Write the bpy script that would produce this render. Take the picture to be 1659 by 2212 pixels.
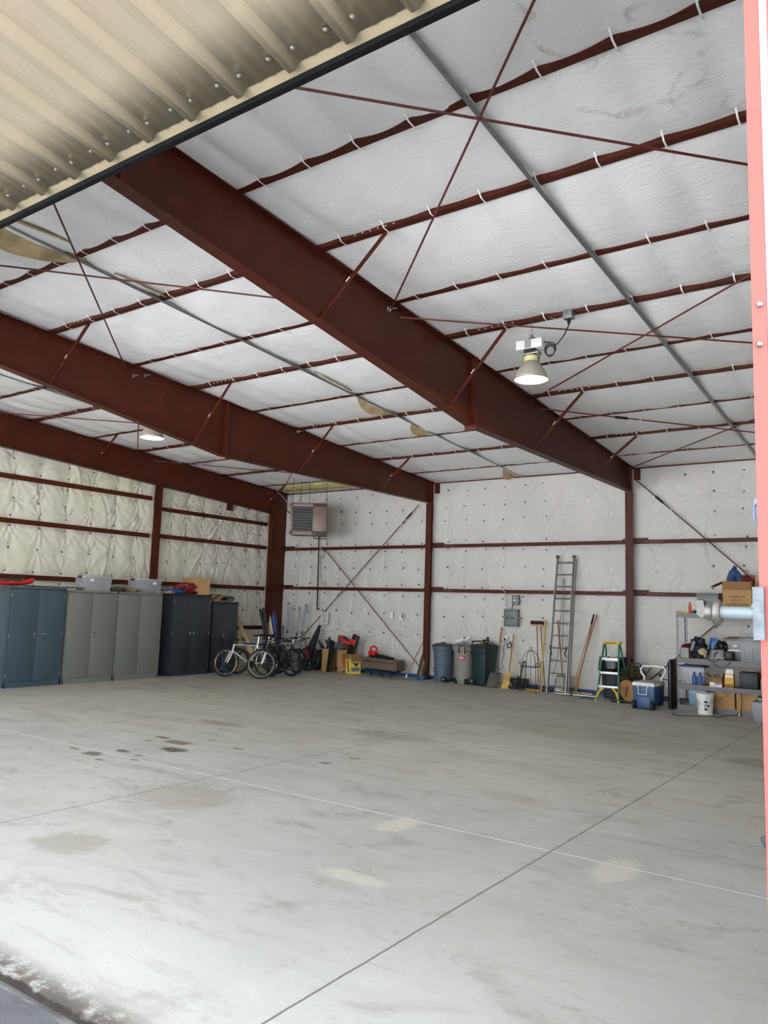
import bpy, bmesh, math, random
import numpy as np
from mathutils import Vector, Matrix, Quaternion
random.seed(7); rng = np.random.default_rng(5)
PI = math.pi
S = bpy.context.scene
COL = S.collection
for o in list(bpy.data.objects): bpy.data.objects.remove(o)

# ---------------------------------------------------------------- camera
F = 1672.0; CX, CY, EYE = 829.5, 1106.0, 1.84
def _cv(p): return Vector((p[0]-CX, CY-p[1], -F))
_x = (-_cv((-1545, 1233))).normalized(); _y = _cv((2020, 1343)).normalized()
_z = _x.cross(_y).normalized(); _y = _z.cross(_x).normalized()
MW = Matrix((_x, _y, _z))                      # camera space -> world
cd = bpy.data.cameras.new('camera'); cam = bpy.data.objects.new('camera', cd); COL.objects.link(cam)
cam.matrix_world = Matrix.Translation((0, 0, EYE)) @ MW.to_4x4()
cd.sensor_fit = 'HORIZONTAL'; cd.sensor_width = 36; cd.lens = 36*F/1659.0
cd.clip_start = .05; cd.clip_end = 500
S.camera = cam
# surveying helpers: a sight line from the eye met with a real plane of the building
def ray(x, y): return MW @ _cv((x, y))
def hit(x, y, axis, val):
    d = ray(x, y); c = Vector((0, 0, EYE)); return c + d*((val-c[axis])/d[axis])
def fl(x, y, z=0.0): return hit(x, y, 2, z)
def aY(x, y, Y): return hit(x, y, 1, Y)
def aX(x, y, X): return hit(x, y, 0, X)

# ---------------------------------------------------------------- light
W = bpy.data.worlds.new('world'); S.world = W; W.use_nodes = True
nt = W.node_tree; nt.nodes.clear()
wo = nt.nodes.new('ShaderNodeOutputWorld'); bg = nt.nodes.new('ShaderNodeBackground')
SKY = (0.84, 0.92, 1.0); bg.inputs[0].default_value = (*SKY, 1); bg.inputs[1].default_value = 1.85
nt.links.new(bg.outputs[0], wo.inputs[0])
sd = bpy.data.lights.new('sun', 'SUN'); sd.energy = 19; sd.angle = math.radians(1.0); sd.color = (1.0, .985, .97)
sun = bpy.data.objects.new('sun', sd); COL.objects.link(sun)
sun.rotation_euler = (math.radians(-38), 0, math.radians(-20))     # high sun from behind the building
S.view_settings.view_transform = 'Standard'; S.view_settings.look = 'None'
S.view_settings.gamma = 1; S.view_settings.use_curve_mapping = False
S.view_settings.exposure = 1.76
try:
    S.cycles.max_bounces = 14; S.cycles.diffuse_bounces = 8; S.cycles.glossy_bounces = 4
    S.cycles.transparent_max_bounces = 10
except Exception: pass

# ---------------------------------------------------------------- materials
def L(c):                                      # sRGB 0-255 -> linear
    return tuple(((v/255)/12.92 if v/255 <= .04045 else ((v/255+.055)/1.055)**2.4) for v in c)
MATS = {}
class N:
    def __init__(s, m): s.t = m.node_tree; s.n = s.t.nodes; s.l = s.t.links
    def a(s, typ, **kw):
        n = s.n.new(typ)
        for k, v in kw.items(): setattr(n, k, v)
        return n
    def set(s, sock, v):
        if isinstance(v, bpy.types.NodeSocket): s.l.new(v, sock)
        elif v is not None:
            sock.default_value = (*v, 1) if (isinstance(v, tuple) and len(v) == 3 and sock.type == 'RGBA') else v
    def math(s, op, a, b=None, c=None, clamp=False):
        n = s.a('ShaderNodeMath', operation=op, use_clamp=clamp); s.set(n.inputs[0], a); s.set(n.inputs[1], b)
        if c is not None: s.set(n.inputs[2], c)
        return n.outputs[0]
    def noise(s, vec, scale, detail=3, rough=.55, dist=0.0):
        n = s.a('ShaderNodeTexNoise'); s.set(n.inputs['Vector'], vec); n.inputs['Scale'].default_value = scale
        n.inputs['Detail'].default_value = detail; n.inputs['Roughness'].default_value = rough
        n.inputs['Distortion'].default_value = dist; return n.outputs['Fac']
    def ramp(s, f, lo, hi, a=0.0, b=1.0):
        n = s.a('ShaderNodeMapRange', interpolation_type='SMOOTHSTEP'); s.set(n.inputs[0], f)
        for i, v in enumerate((lo, hi, a, b)): n.inputs[i+1].default_value = v
        return n.outputs[0]
    def mix(s, f, a, b, mode='MIX'):
        n = s.a('ShaderNodeMix', data_type='RGBA', blend_type=mode); s.set(n.inputs['Factor'], f)
        s.set(n.inputs['A'], a); s.set(n.inputs['B'], b); return n.outputs['Result']
    def map(s, vec, scale=(1, 1, 1), loc=(0, 0, 0), rot=(0, 0, 0)):
        n = s.a('ShaderNodeMapping'); s.set(n.inputs['Vector'], vec); n.inputs['Scale'].default_value = scale
        n.inputs['Location'].default_value = loc; n.inputs['Rotation'].default_value = rot; return n.outputs[0]
    def bump(s, h, strength, dist):
        n = s.a('ShaderNodeBump'); s.set(n.inputs['Height'], h); n.inputs['Strength'].default_value = strength
        n.inputs['Distance'].default_value = dist; return n.outputs[0]
def newmat(name):
    m = bpy.data.materials.new(name); m.use_nodes = True; g = N(m); b = g.n['Principled BSDF']
    tc = g.a('ShaderNodeTexCoord'); return m, g, b, tc
def mat(name, rgb, rough=.5, metal=0.0, var=.08, vs=6.0, bump=0.0, bs=40.0, alpha=None, trans=0, spec=.5, stretch=(1, 1, 1), coat=0, dirt=None, emit=None):
    """procedural paint / plastic / metal: base colour with a soft noise wear and fine surface bump"""
    if name in MATS: return MATS[name]
    m, g, b, tc = newmat(name); c = L(rgb)
    v = g.map(tc.outputs['Object'], stretch)
    n1 = g.noise(v, vs, 5, .6)
    f = g.ramp(n1, .3, .7, 1-var, 1+var)
    col = g.mix(1.0, c, f, 'MULTIPLY')
    if dirt:
        n2 = g.noise(v, vs*2.3, 6, .65, .4); col = g.mix(g.ramp(n2, .56, .74, 0, .75), col, L(dirt))
    g.set(b.inputs['Base Color'], col)
    g.set(b.inputs['Roughness'], g.ramp(n1, .2, .8, max(0, rough-.06), min(1, rough+.06)))
    b.inputs['Metallic'].default_value = metal; b.inputs['Specular IOR Level'].default_value = spec
    if coat: b.inputs['Coat Weight'].default_value = coat
    if bump: g.set(b.inputs['Normal'], g.bump(g.noise(v, bs, 4, .6), .6, bump))
    if alpha is not None: b.inputs['Alpha'].default_value = alpha
    if trans: b.inputs['Transmission Weight'].default_value = trans
    if emit: b.inputs['Emission Color'].default_value = (*emit[0], 1); b.inputs['Emission Strength'].default_value = emit[1]
    MATS[name] = m; return m

RED = mat('red_oxide_primer', (76, 31, 20), .48, var=.14, vs=1.6, bump=.002, bs=90, dirt=(100, 48, 36), spec=.25)
REDD = mat('red_oxide_rod', (96, 40, 36), .5, var=.15, vs=9)
GALV = mat('galvanised_steel', (150, 156, 158), .38, metal=.8, var=.15, vs=14)
STEEL = mat('bare_steel', (170, 168, 162), .33, metal=.9, var=.15, vs=12)
CHROME = mat('chrome', (205, 205, 205), .14, metal=1, var=.05)
BLACK = mat('black_plastic', (22, 22, 24), .42, var=.2)
BLACKM = mat('black_iron', (26, 24, 24), .5, metal=.3, var=.2)
RUBBER = mat('black_rubber', (34, 36, 37), .75, var=.2, bump=.001)
CARD = mat('cardboard', (176, 138, 92), .85, var=.08, vs=5, bump=.0008, bs=60, stretch=(1, 1, .25))
CARDD = mat('cardboard_inside', (142, 108, 70), .9, var=.08)
WHITE = mat('white_plastic', (232, 232, 228), .4, var=.04)
WOOD = mat('pale_wood', (196, 160, 104), .6, var=.2, vs=9, stretch=(1, 1, .12), bump=.001)
WOODR = mat('reddish_wood', (168, 108, 72), .55, var=.2, vs=9, stretch=(1, 1, .12), bump=.001)
REDP = mat('red_plastic', (205, 38, 36), .38, var=.06)
BLUEP = mat('blue_plastic', (38, 84, 158), .4, var=.1)
ALU = mat('aluminium', (142, 141, 136), .36, metal=.75, var=.2, vs=10, stretch=(1, 1, .2))

def vinyl(name, wrinkle=(3, 3, 3), tint=(226, 226, 222), stains=None, yellow=False):
    m, g, b, tc = newmat(name); O = tc.outputs['Object']
    n0 = g.noise(g.map(O, (.5, .5, .5)), 1.3, 4, .6)
    col = g.mix(g.ramp(n0, .35, .7), L(tint), L(tuple(int(v*.96) for v in tint)))
    if yellow:
        n5 = g.noise(O, .35, 3, .5)
        col = g.mix(g.ramp(n5, .5, .7, 0, .45), col, L((232, 228, 196)))
    if stains:
        for (x, y, r, w, amt) in stains:
            q = g.map(O, (1, 1, 0)); d = g.a('ShaderNodeVectorMath', operation='DISTANCE'); g.set(d.inputs[0], q)
            d.inputs[1].default_value = (x, y, 0)
            nn = g.noise(O, 2.2, 4, .6); dd = g.math('ADD', d.outputs['Value'], g.math('MULTIPLY', g.math('SUBTRACT', nn, .5), r*1.6))
            ring = g.math('SUBTRACT', 1.0, g.math('DIVIDE', g.math('ABSOLUTE', g.math('SUBTRACT', dd, r)), w), clamp=True)
            ring = g.math('MULTIPLY', ring, g.ramp(g.noise(O, 3.1, 4, .7), .42, .62, 0, amt))
            col = g.mix(ring, col, L((176, 160, 142)))
    g.set(b.inputs['Base Color'], col); b.inputs['Roughness'].default_value = .52; b.inputs['Specular IOR Level'].default_value = .35
    h1 = g.noise(g.map(O, wrinkle), 7, 5, .6, 1.2); h2 = g.noise(O, 55, 3, .6)
    h = g.math('ADD', h1, g.math('MULTIPLY', h2, .12))
    g.set(b.inputs['Normal'], g.bump(h, .55, .012)); return m
VIN_C = vinyl('ceiling_vinyl', (.8, 1.6, 1), (250, 250, 251), [(-1.7, 4.45, .42, .05, .55), (-1.6, 5.35, .40, .05, .45), (-1.2, 5.75, .3, .04, .4), (-.9, 6.0, .22, .04, .35)])
VIN_B = vinyl('back_wall_vinyl', (1.6, 1.6, .7), (210, 207, 201))
VIN_L = vinyl('left_wall_vinyl', (1.6, 1.6, .6), (222, 219, 206), yellow=True)
FOIL = mat('torn_insulation_back', (188, 168, 128), .8, var=.35, vs=2.5, bump=.004, bs=30)

def concrete():
    m, g, b, tc = newmat('concrete_slab'); O = tc.outputs['Object']
    sx = g.a('ShaderNodeSeparateXYZ'); g.set(sx.inputs[0], O); X, Y = sx.outputs[0], sx.outputs[1]
    n1 = g.noise(O, .35, 6, .62, .6); n2 = g.noise(g.map(O, (1, 2.6, 1), rot=(0, 0, .5)), 1.1, 7, .66, .8); n3 = g.noise(O, 9, 5, .7); n4 = g.noise(O, 60, 3, .7)
    col = g.mix(g.ramp(n1, .3, .7), L((176, 175, 170)), L((190, 189, 184)))
    col = g.mix(g.ramp(n2, .5, .74, 0, .6), col, L((144, 138, 130)))
    n6 = g.noise(g.map(O, (.5, 3.2, 1), rot=(0, 0, .12), loc=(4, 4, 0)), 2.2, 7, .7, .4)
    col = g.mix(g.ramp(n6, .55, .76, 0, .45), col, L((138, 131, 122)))
    far = g.ramp(Y, 7.0, 13.0, 0, .45); col = g.mix(g.math('MULTIPLY', far, g.ramp(n1, .35, .6, .4, 1)), col, L((146, 140, 126)))
    col = g.mix(g.ramp(n2, .44, .3, 0, .35), col, L((200, 200, 198)))
    col = g.mix(g.ramp(n3, .55, .8, 0, .25), col, L((142, 136, 127)))
    col = g.mix(g.ramp(n4, .62, .75, 0, .3), col, L((120, 116, 112)))
    # brown water marks: thin irregular rings plus patches
    nb = g.noise(g.map(O, (1, 1.5, 1), loc=(3, 7, 0)), .8, 6, .62, 1.0)
    rg = g.math('SUBTRACT', 1.0, g.math('DIVIDE', g.math('ABSOLUTE', g.math('SUBTRACT', nb, .6)), .012), clamp=True)
    gate = g.ramp(g.noise(g.map(O, loc=(9, 2, 0)), .45, 2), .48, .62)
    col = g.mix(g.math('MULTIPLY', g.math('MULTIPLY', rg, gate), .55), col, L((118, 104, 84)))
    gr = g.noise(g.map(O, (1, 1.4, 1)), 24, 6, .75); col = g.mix(g.ramp(gr, .56, .72, 0, .35), col, L((132, 126, 118))); col = g.mix(g.ramp(gr, .44, .30, 0, .3), col, L((208, 208, 206)))
    pa = g.noise(g.map(O, (1, 1.2, 1), loc=(1, 8, 0)), 1.5, 8, .72, .3); col = g.mix(g.ramp(pa, .56, .66, 0, .4), col, L((140, 133, 122)))
    def blob(col, x, y, rx, ry, c, amt, edge=.5, rot=0.0, nz=.7):
        q = g.map(O, (1/rx, 1/ry, 0), loc=(-(x*math.cos(0))/rx, -y/ry, 0))
        d = g.a('ShaderNodeVectorMath', operation='LENGTH'); g.set(d.inputs[0], q)
        dd = g.math('ADD', d.outputs['Value'], g.math('MULTIPLY', g.math('SUBTRACT', n3, .5), nz*2))
        return g.mix(g.ramp(dd, 1.0, edge, 0, amt), col, L(c))
    for (px, py, rx, ry, c, amt) in SPOTS:
        p = fl(px, py); col = blob(col, p.x, p.y, rx, ry, c, amt)
    # saw-cut joints: pale filled ones run across, dark ones run in depth
    wob = g.math('MULTIPLY', g.math('SUBTRACT', g.noise(O, 5, 3), .5), .012)
    def line(coord, pos, w):
        d = g.math('ABSOLUTE', g.math('ADD', g.math('SUBTRACT', coord, pos), wob))
        return g.math('LESS_THAN', d, w)
    brk = g.ramp(g.noise(g.map(O, loc=(5, 5, 0)), 2.2, 3), .3, .42)
    hh = g.noise(O, 20, 4)
    for yy, w, a_ in ((5.86, .010, .85), (9.54, .011, .8), (13.23, .011, .45)):
        col = g.mix(g.math('MULTIPLY', line(Y, yy+.014, w*1.6), .35), col, L((135, 133, 130)))
        col = g.mix(g.math('MULTIPLY', g.math('MULTIPLY', line(Y, yy, w), brk), a_), col, L((232, 232, 230)))
    for xx in (-2.485, -6.225, -9.96, -13.7, 1.25):
        col = g.mix(g.math('MULTIPLY', line(X, xx, .007), .8), col, L((88, 84, 80)))
    # coarse exposed aggregate at the slab edge
    ed = g.ramp(Y, 2.75, 2.3, 0, 1); ag = g.noise(O, 130, 3, .8)
    col = g.mix(g.math('MULTIPLY', ed, g.ramp(ag, .45, .62, 0, .6)), col, L((138, 128, 120)))
    col = g.mix(g.math('MULTIPLY', g.ramp(Y, 2.46, 2.27, 0, 1), g.ramp(g.noise(O, 9, 6, .75), .36, .54, 0, .92)), col, L((84, 74, 68)))
    ye = g.math('ADD', Y, g.math('MULTIPLY', g.math('SUBTRACT', g.noise(O, 14, 5, .7), .5), .10))
    col = g.mix(g.ramp(ye, 2.262, 2.235, 0, .95), col, L((52, 46, 44)))
    g.set(b.inputs['Base Color'], col)
    g.set(b.inputs['Roughness'], g.ramp(n2, .3, .7, .42, .62)); b.inputs['Specular IOR Level'].default_value = .4
    g.set(b.inputs['Normal'], g.bump(g.math('ADD', n3, g.math('MULTIPLY', n4, .5)), .25, .004)); return m
DK = (92, 84, 78); BR = (128, 116, 98); PALE = (214, 208, 196)
SPOTS = [(375, 1620, .26, .15, DK, .95), (350, 1593, .2, .07, DK, .9), (385, 1604, .3, .14, (120, 106, 92), .9), (200, 1628, .2, .12, DK, .85), (265, 1622, .14, .08, DK, .9),
         (300, 1632, .08, .05, DK, .7), (290, 1641, .07, .05, DK, .8), (215, 1641, .10, .04, DK, .7), (515, 1617, .12, .07, BR, .9), (703, 1648, .13, .07, DK, .7),
         (765, 1638, .12, .06, DK, .6), (320, 1600, .10, .06, BR, .8), (160, 1616, .15, .05, BR, .8), (208, 1658, .06, .03, DK, .6), (455, 1599, .1, .05, DK, .5),
         (1300, 1590, 2.0, 1.0, (150, 143, 128), .5), (850, 1590, .9, .4, BR, .45), (480, 1563, .6, .22, BR, .6), (400, 1720, .7, .5, (150, 142, 128), .5), (150, 1820, .4, .3, BR, .4),
         (865, 1780, .17, .38, PALE, .6), (1330, 1880, .20, .38, PALE, .65), (760, 1893, .35, .12, PALE, .5), (1100, 1720, .5, .2, (150, 144, 138), .4), (1640, 1650, .6, .4, (120, 108, 88), .5)]

def asphalt():
    m, g, b, tc = newmat('asphalt'); O = tc.outputs['Object']
    n = g.noise(O, 3, 6, .7, .5); n2 = g.noise(O, 70, 4, .7)
    col = g.mix(g.ramp(n, .3, .7), L((84, 84, 87)), L((104, 104, 107)))
    col = g.mix(g.ramp(n2, .5, .75, 0, .6), col, L((66, 66, 69)))
    vo = g.a('ShaderNodeTexVoronoi', feature='DISTANCE_TO_EDGE'); g.set(vo.inputs['Vector'], g.map(O, (1, 1, 1))); vo.inputs['Scale'].default_value = 3.4
    col = g.mix(g.ramp(vo.outputs['Distance'], .012, .0, 0, .6), col, L((60, 60, 63)))
    g.set(b.inputs['Base Color'], col); b.inputs['Roughness'].default_value = .85
    g.set(b.inputs['Normal'], g.bump(n2, .6, .01)); return m

# ---------------------------------------------------------------- mesh builder
class MB:
    """collects shapes, then links them as ONE mesh object"""
    def __init__(s): s.bm = bmesh.new(); s.M = Matrix.Identity(4)
    def at(s, loc=(0, 0, 0), rot=(0, 0, 0)):
        from mathutils import Euler
        s.M = Matrix.Translation(loc) @ Euler(rot).to_matrix().to_4x4(); return s
    def mark(s, i):
        """faces added since the last mark use material slot i"""
        s.bm.faces.ensure_lookup_table(); k = getattr(s, 'k', 0)
        for q in range(k, len(s.bm.faces)): s.bm.faces[q].material_index = i
        s.k = len(s.bm.faces); return s
    def v(s, p): return s.bm.verts.new(s.M @ Vector(p))
    def poly(s, pts):
        try: return s.bm.faces.new([s.v(p) for p in pts])
        except ValueError: pass
    def box(s, c, d, rot=(0, 0, 0), taper=1.0, ty=None, bev=0):
        from mathutils import Euler
        R = Euler(rot).to_matrix(); hx, hy, hz = d[0]/2, d[1]/2, d[2]/2; ty = taper if ty is None else ty
        vs = []
        for z in (-1, 1):
            k = taper if z > 0 else 1; ky = ty if z > 0 else 1
            for x, y in ((-1, -1), (1, -1), (1, 1), (-1, 1)): vs.append(s.v(Vector(c) + R @ Vector((x*hx*k, y*hy*ky, z*hz))))
        fs = [s.bm.faces.new([vs[i] for i in q]) for q in ((3, 2, 1, 0), (4, 5, 6, 7), (0, 1, 5, 4), (1, 2, 6, 5), (2, 3, 7, 6), (3, 0, 4, 7))]
        if bev:
            es = set(e for f in fs for e in f.edges)
            bmesh.ops.bevel(s.bm, geom=list(es), offset=bev, segments=2, affect='EDGES', profile=.5)
        return s
    def ring(s, c, ax, r, n, up=None, ph=0):
        ax = Vector(ax).normalized(); u = Vector(up) if up else (Vector((0, 0, 1)) if abs(ax.z) < .9 else Vector((1, 0, 0)))
        a = ax.cross(u).normalized(); b = ax.cross(a).normalized()
        return [s.v(Vector(c) + a*(r*math.cos(ph+2*PI*i/n)) + b*(r*math.sin(ph+2*PI*i/n))) for i in range(n)]
    def skin(s, rings, caps=True, closed=True):
        for A, B in zip(rings, rings[1:]):
            n = len(A)
            for i in range(n if closed else n-1):
                j = (i+1) % n
                try: s.bm.faces.new((A[i], A[j], B[j], B[i]))
                except ValueError: pass
        if caps:
            for R in (rings[0][::-1], rings[-1]):
                try: s.bm.faces.new(R)
                except ValueError: pass
        return s
    def cyl(s, p0, p1, r0, r1=None, n=12, caps=True):
        p0, p1 = Vector(p0), Vector(p1); r1 = r0 if r1 is None else r1
        return s.skin([s.ring(p0, p1-p0, r0, n), s.ring(p1, p1-p0, r1, n)], caps)
    def tube(s, pts, r, n=8, closed=False):
        pts = [Vector(p) for p in pts]; rs = []; up = None
        rr = r if isinstance(r, (list, tuple)) else [r]*len(pts)
        m = len(pts)
        prev = None
        for i, p in enumerate(pts):
            a = pts[(i-1) % m] if (closed or i > 0) else p; b = pts[(i+1) % m] if (closed or i < m-1) else p
            t = (b-a).normalized()
            if prev is None:
                u = Vector((0, 0, 1)) if abs(t.z) < .9 else Vector((1, 0, 0)); nrm = t.cross(u).normalized()
            else:
                nrm = (prev - t*prev.dot(t)); nrm = nrm.normalized() if nrm.length > 1e-6 else t.orthogonal().normalized()
            prev = nrm; bn = t.cross(nrm)
            rs.append([s.v(p + nrm*(rr[i]*math.cos(2*PI*k/n)) + bn*(rr[i]*math.sin(2*PI*k/n))) for k in range(n)])
        if closed: rs.append(rs[0]); return s.skin(rs, False)
        return s.skin(rs)
    def lathe(s, prof, n=24, c=(0, 0, 0), sx=1, sy=1, caps=True):
        rings = []
        for r, z in prof:
            rings.append([s.v((c[0]+sx*r*math.cos(2*PI*i/n), c[1]+sy*r*math.sin(2*PI*i/n), c[2]+z)) for i in range(n)])
        return s.skin(rings, caps)
    def prism(s, pts2, y0, y1, plane='xz'):
        """polygon in a plane pushed along the third axis"""
        def P(a, b, t): return {'xz': (a, t, b), 'xy': (a, b, t), 'yz': (t, a, b)}[plane]
        A = [s.v(P(a, b, y0)) for a, b in pts2]; B = [s.v(P(a, b, y1)) for a, b in pts2]
        n = len(A)
        for i in range(n): s.bm.faces.new((A[i], A[(i+1) % n], B[(i+1) % n], B[i]))
        s.bm.faces.new(A[::-1]); s.bm.faces.new(B); return s
    def grid(s, X, Y, fn, thick=0.0):
        V = [[s.v(fn(x, y)) for x in X] for y in Y]
        for j in range(len(Y)-1):
            for i in range(len(X)-1): s.bm.faces.new((V[j][i], V[j][i+1], V[j+1][i+1], V[j+1][i]))
        return s
    def blob(s, c, r, seed=0, amp=.25, n=3, freq=3.0, flat=None):
        from mathutils import noise
        q = bmesh.ops.create_icosphere(s.bm, subdivisions=n, radius=1.0)
        for v in q['verts']:
            d = v.co.normalized(); k = 1 + amp*noise.noise(d*freq + Vector((seed*3.7, seed*1.3, 0))) + .4*amp*noise.noise(d*freq*2.6 + Vector((seed, 5, 1)))
            p = Vector((d.x*r[0]*k, d.y*r[1]*k, d.z*r[2]*k)) + Vector(c)
            if flat is not None: p.z = max(p.z, flat)
            v.co = s.M @ p
        return s
    def build(s, name, m, parent=None, smooth=35, solid=0, label=None, cat=None, group=None, kind=None, loc=None, rotz=0):
        bm = s.bm; bm.normal_update()
        try: bmesh.ops.recalc_face_normals(bm, faces=bm.faces)
        except Exception: pass
        me = bpy.data.meshes.new(name)
        bm.to_mesh(me); bm.free()
        if smooth:
            me.polygons.foreach_set('use_smooth', [True]*len(me.polygons))
            me.set_sharp_from_angle(angle=math.radians(smooth))
        for mm in (m if isinstance(m, (list, tuple)) else [m]): me.materials.append(mm)
        o = bpy.data.objects.new(name, me); COL.objects.link(o)
        if parent is not None: o.parent = parent
        if loc is not None: o.location = loc; o.rotation_euler = (0, 0, rotz)
        if solid:
            md = o.modifiers.new('solid', 'SOLIDIFY'); md.thickness = solid; md.offset = 0
        if label: o['label'] = label
        if cat: o['category'] = cat
        if group: o['group'] = group
        if kind: o['kind'] = kind
        return o
def copies(o, pts):
    """more copies of a part under the same thing"""
    for p in pts:
        c = o.copy(); COL.objects.link(c); c.parent = o.parent; c.location = p
def thing(name, label, cat, loc=(0, 0, 0), rotz=0, group=None):
    o = bpy.data.objects.new(name, None); COL.objects.link(o); o.empty_display_size = .1
    o.location = loc; o.rotation_euler = (0, 0, rotz); o['label'] = label; o['category'] = cat
    if group: o['group'] = group
    return o
def dup(root, loc=None, rotz=None, label=None):
    kids = [c for c in bpy.data.objects if c.parent == root]
    r = root.copy(); COL.objects.link(r)
    if loc is not None: r.location = loc
    if rotz is not None: r.rotation_euler = (0, 0, rotz)
    if label: r['label'] = label
    for ch in kids:
        c = ch.copy(); COL.objects.link(c); c.parent = r
        for gch in [q for q in bpy.data.objects if q.parent == ch]:
            d = gch.copy(); COL.objects.link(d); d.parent = c
    return r
def text(txt, size, m, parent, loc, rot, name='lettering', depth=.0006, align='CENTER', xs=1.0):
    c = bpy.data.curves.new('t', 'FONT'); c.body = txt; c.size = size; c.extrude = depth; c.align_x = align; c.align_y = 'CENTER'; c.space_line = .95
    t = bpy.data.objects.new('t', c); COL.objects.link(t)
    me = bpy.data.meshes.new_from_object(t); bpy.data.objects.remove(t)
    me.materials.clear(); me.materials.append(m)
    o = bpy.data.objects.new(name, me); COL.objects.link(o); o.parent = parent; o.location = loc; o.rotation_euler = rot; o.scale = (xs, 1, 1)
    return o
from mathutils import noise as MN
# ================================================================ building shell
def roof(y): return 5.05 + .0601*(17.15-y)
PUR = [2.45, 3.55, 4.94, 6.20, 7.68, 8.97, 10.42, 11.76, 13.14, 14.56, 16.0]
ATT = [.05, .03, .042, .062, .028, .062, .022, .055, .018, .05, .02]        # how far the blanket sits above each purlin flange
FR = [-5.42, -10.62]                                            # interior frames
XL, YB, XR, YD = -16.0, 17.2, 5.0, 2.35                          # left / back insulation planes, right wall, door plane

# floor and ground
f = MB().box((-5.7, 9.85, -.1), (22.8, 15.3, .2)); f.build('floor', concrete(), kind='structure', smooth=0)
g_ = MB()
g_.grid(np.arange(-16, 6, .05), list(np.linspace(-3.5, 1.9, 3))+[2.17, 2.18], lambda x, y: (x, y+(.022*MN.noise(Vector((x*4, 0, 0)))+.012*MN.noise(Vector((x*17, 0, 3))) if y > 2 else 0), -.001 if y < 2.175 else -.03))
g_.build('ground', asphalt(), kind='structure', smooth=0)

g_ = MB(); g_.grid(np.linspace(-60, 60, 3), np.linspace(-80, -3.5, 3), lambda x, y: (x, y, -.012))  # unseen pale ground, added to bounce sunlight up to the ceiling
g_.build('ground_bounce', mat('pale_bounce_ground', (200, 200, 202), .8, var=.06, vs=.5), kind='structure', smooth=0)
# ---- wall blankets: real quilted relief
PINS_B, PINS_L = [], []
rb = random.Random(3)
def col_x(a, b, n): return [a+(b-a)*(i+.5)/n for i in range(n)]
for (x0, x1, n) in ((-15.62, -10.75, 9), (-10.48, -5.6, 9), (-5.22, -1.0, 7), (-.6, 4.8, 9)):
    for x in col_x(x0, x1, n):
        for z in (.62, 1.08, 1.62, 2.10, 2.36, 2.83, 3.28, 3.49, 4.02, 4.40, 4.84):
            if z < 1.0 and rb.random() < .55: continue
            PINS_B.append((x+rb.uniform(-.05, .05), z+rb.uniform(-.04, .04)))
for (y0, y1, n, zs) in ((5.9, 12.3, 10, (2.05, 2.33, 2.8, 3.25, 3.5, 3.85, 4.18, 4.43, 4.72)), (12.75, 16.6, 7, (1.1, 1.6, 2.08, 2.32, 2.8, 3.26, 3.48, 3.75, 3.99, 4.2, 4.42))):
    for y in col_x(y0, y1, n):
        for z in zs: PINS_L.append((y+rb.uniform(-.04, .04), z+rb.uniform(-.04, .04)))
def quilt(U, V, pins, girts, seed, amp):
    """depth of the blanket towards the room at every (u, v)"""
    H = np.zeros_like(U); r = np.random.default_rng(seed)
    dmin = np.full(U.shape, 9.0)
    for (a, b) in pins:
        du, dv = U-a, V-b; R = np.sqrt(du*du+dv*dv)+1e-6; dmin = np.minimum(dmin, R)
        k = r.integers(4, 9); ph = r.uniform(0, 6.28); th = np.arctan2(dv, du); d0 = r.uniform(-.7, .7) - PI/2*r.choice([1, 1, -1])
        direc = np.maximum(0, np.cos(th-d0))**2
        H += amp*.62*np.exp(-R/.20)*(.25+direc)*np.cos(k*2.2*th+ph)*np.minimum(1, R/.05)
    H += .045*(1-np.exp(-(dmin/.16)**1.3))
    for gz in girts: H -= .035*np.exp(-((V-gz)/.10)**2)
    # long wandering folds
    for q in range(26):
        a = r.uniform(U.min(), U.max()); b = r.uniform(V.min(), V.max()); an = r.uniform(-.55, .55); s = r.uniform(.012, .028); ln = r.uniform(.25, .6)
        t = (V-b); x = (U-a) - np.tan(an)*t - .05*np.sin(t*5+q)
        H += amp*.9*np.exp(-(x/s)**2)*np.exp(-(t/ln)**2)*r.choice([1, 1, -.7])
    return H
def cloth_noise(U, V, seed):
    r = np.random.default_rng(seed); H = np.zeros_like(U)
    for i in range(14):
        k = r.uniform(9, 34); an = r.normal(PI/2*0, .45); ph = r.uniform(0, 6.28)
        wob = 1.6*np.sin(U*r.uniform(.8, 2.2)+r.uniform(0, 6))+1.6*np.sin(V*r.uniform(1, 3)+r.uniform(0, 6))
        H += np.sin(k*(U*np.cos(an)+V*np.sin(an))+wob+ph)*6/k
    return H/14
def wall_mesh(name, u0, u1, top, res, pins, girts, seed, mtl, place, amp=.012, ampc=.010):
    us = np.arange(u0, u1+res/2, res); nv = int(5.3/res)
    V01 = np.linspace(0, 1, nv); U, T = np.meshgrid(us, V01); Z = T*np.array([top(u) for u in us])[None, :]
    H = quilt(U, Z, pins, girts, seed, amp) + ampc*cloth_noise(U, Z, seed+9)
    H += np.where(np.abs(Z-1.06-.03*np.sin(U*1.7)) < .02, .012, 0)
    P = place(U, Z, H); n, m_ = U.shape
    me = bpy.data.meshes.new(name); idx = np.arange(n*m_).reshape(n, m_)
    F4 = np.stack([idx[:-1, :-1], idx[:-1, 1:], idx[1:, 1:], idx[1:, :-1]], -1).reshape(-1, 4)
    me.from_pydata(P.reshape(-1, 3).tolist(), [], F4.tolist()); me.polygons.foreach_set('use_smooth', [True]*len(me.polygons))
    me.materials.append(mtl); o = bpy.data.objects.new(name, me); COL.objects.link(o); o['kind'] = 'structure'; return o, U, Z, H
G_B = (2.245, 3.385)
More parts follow.
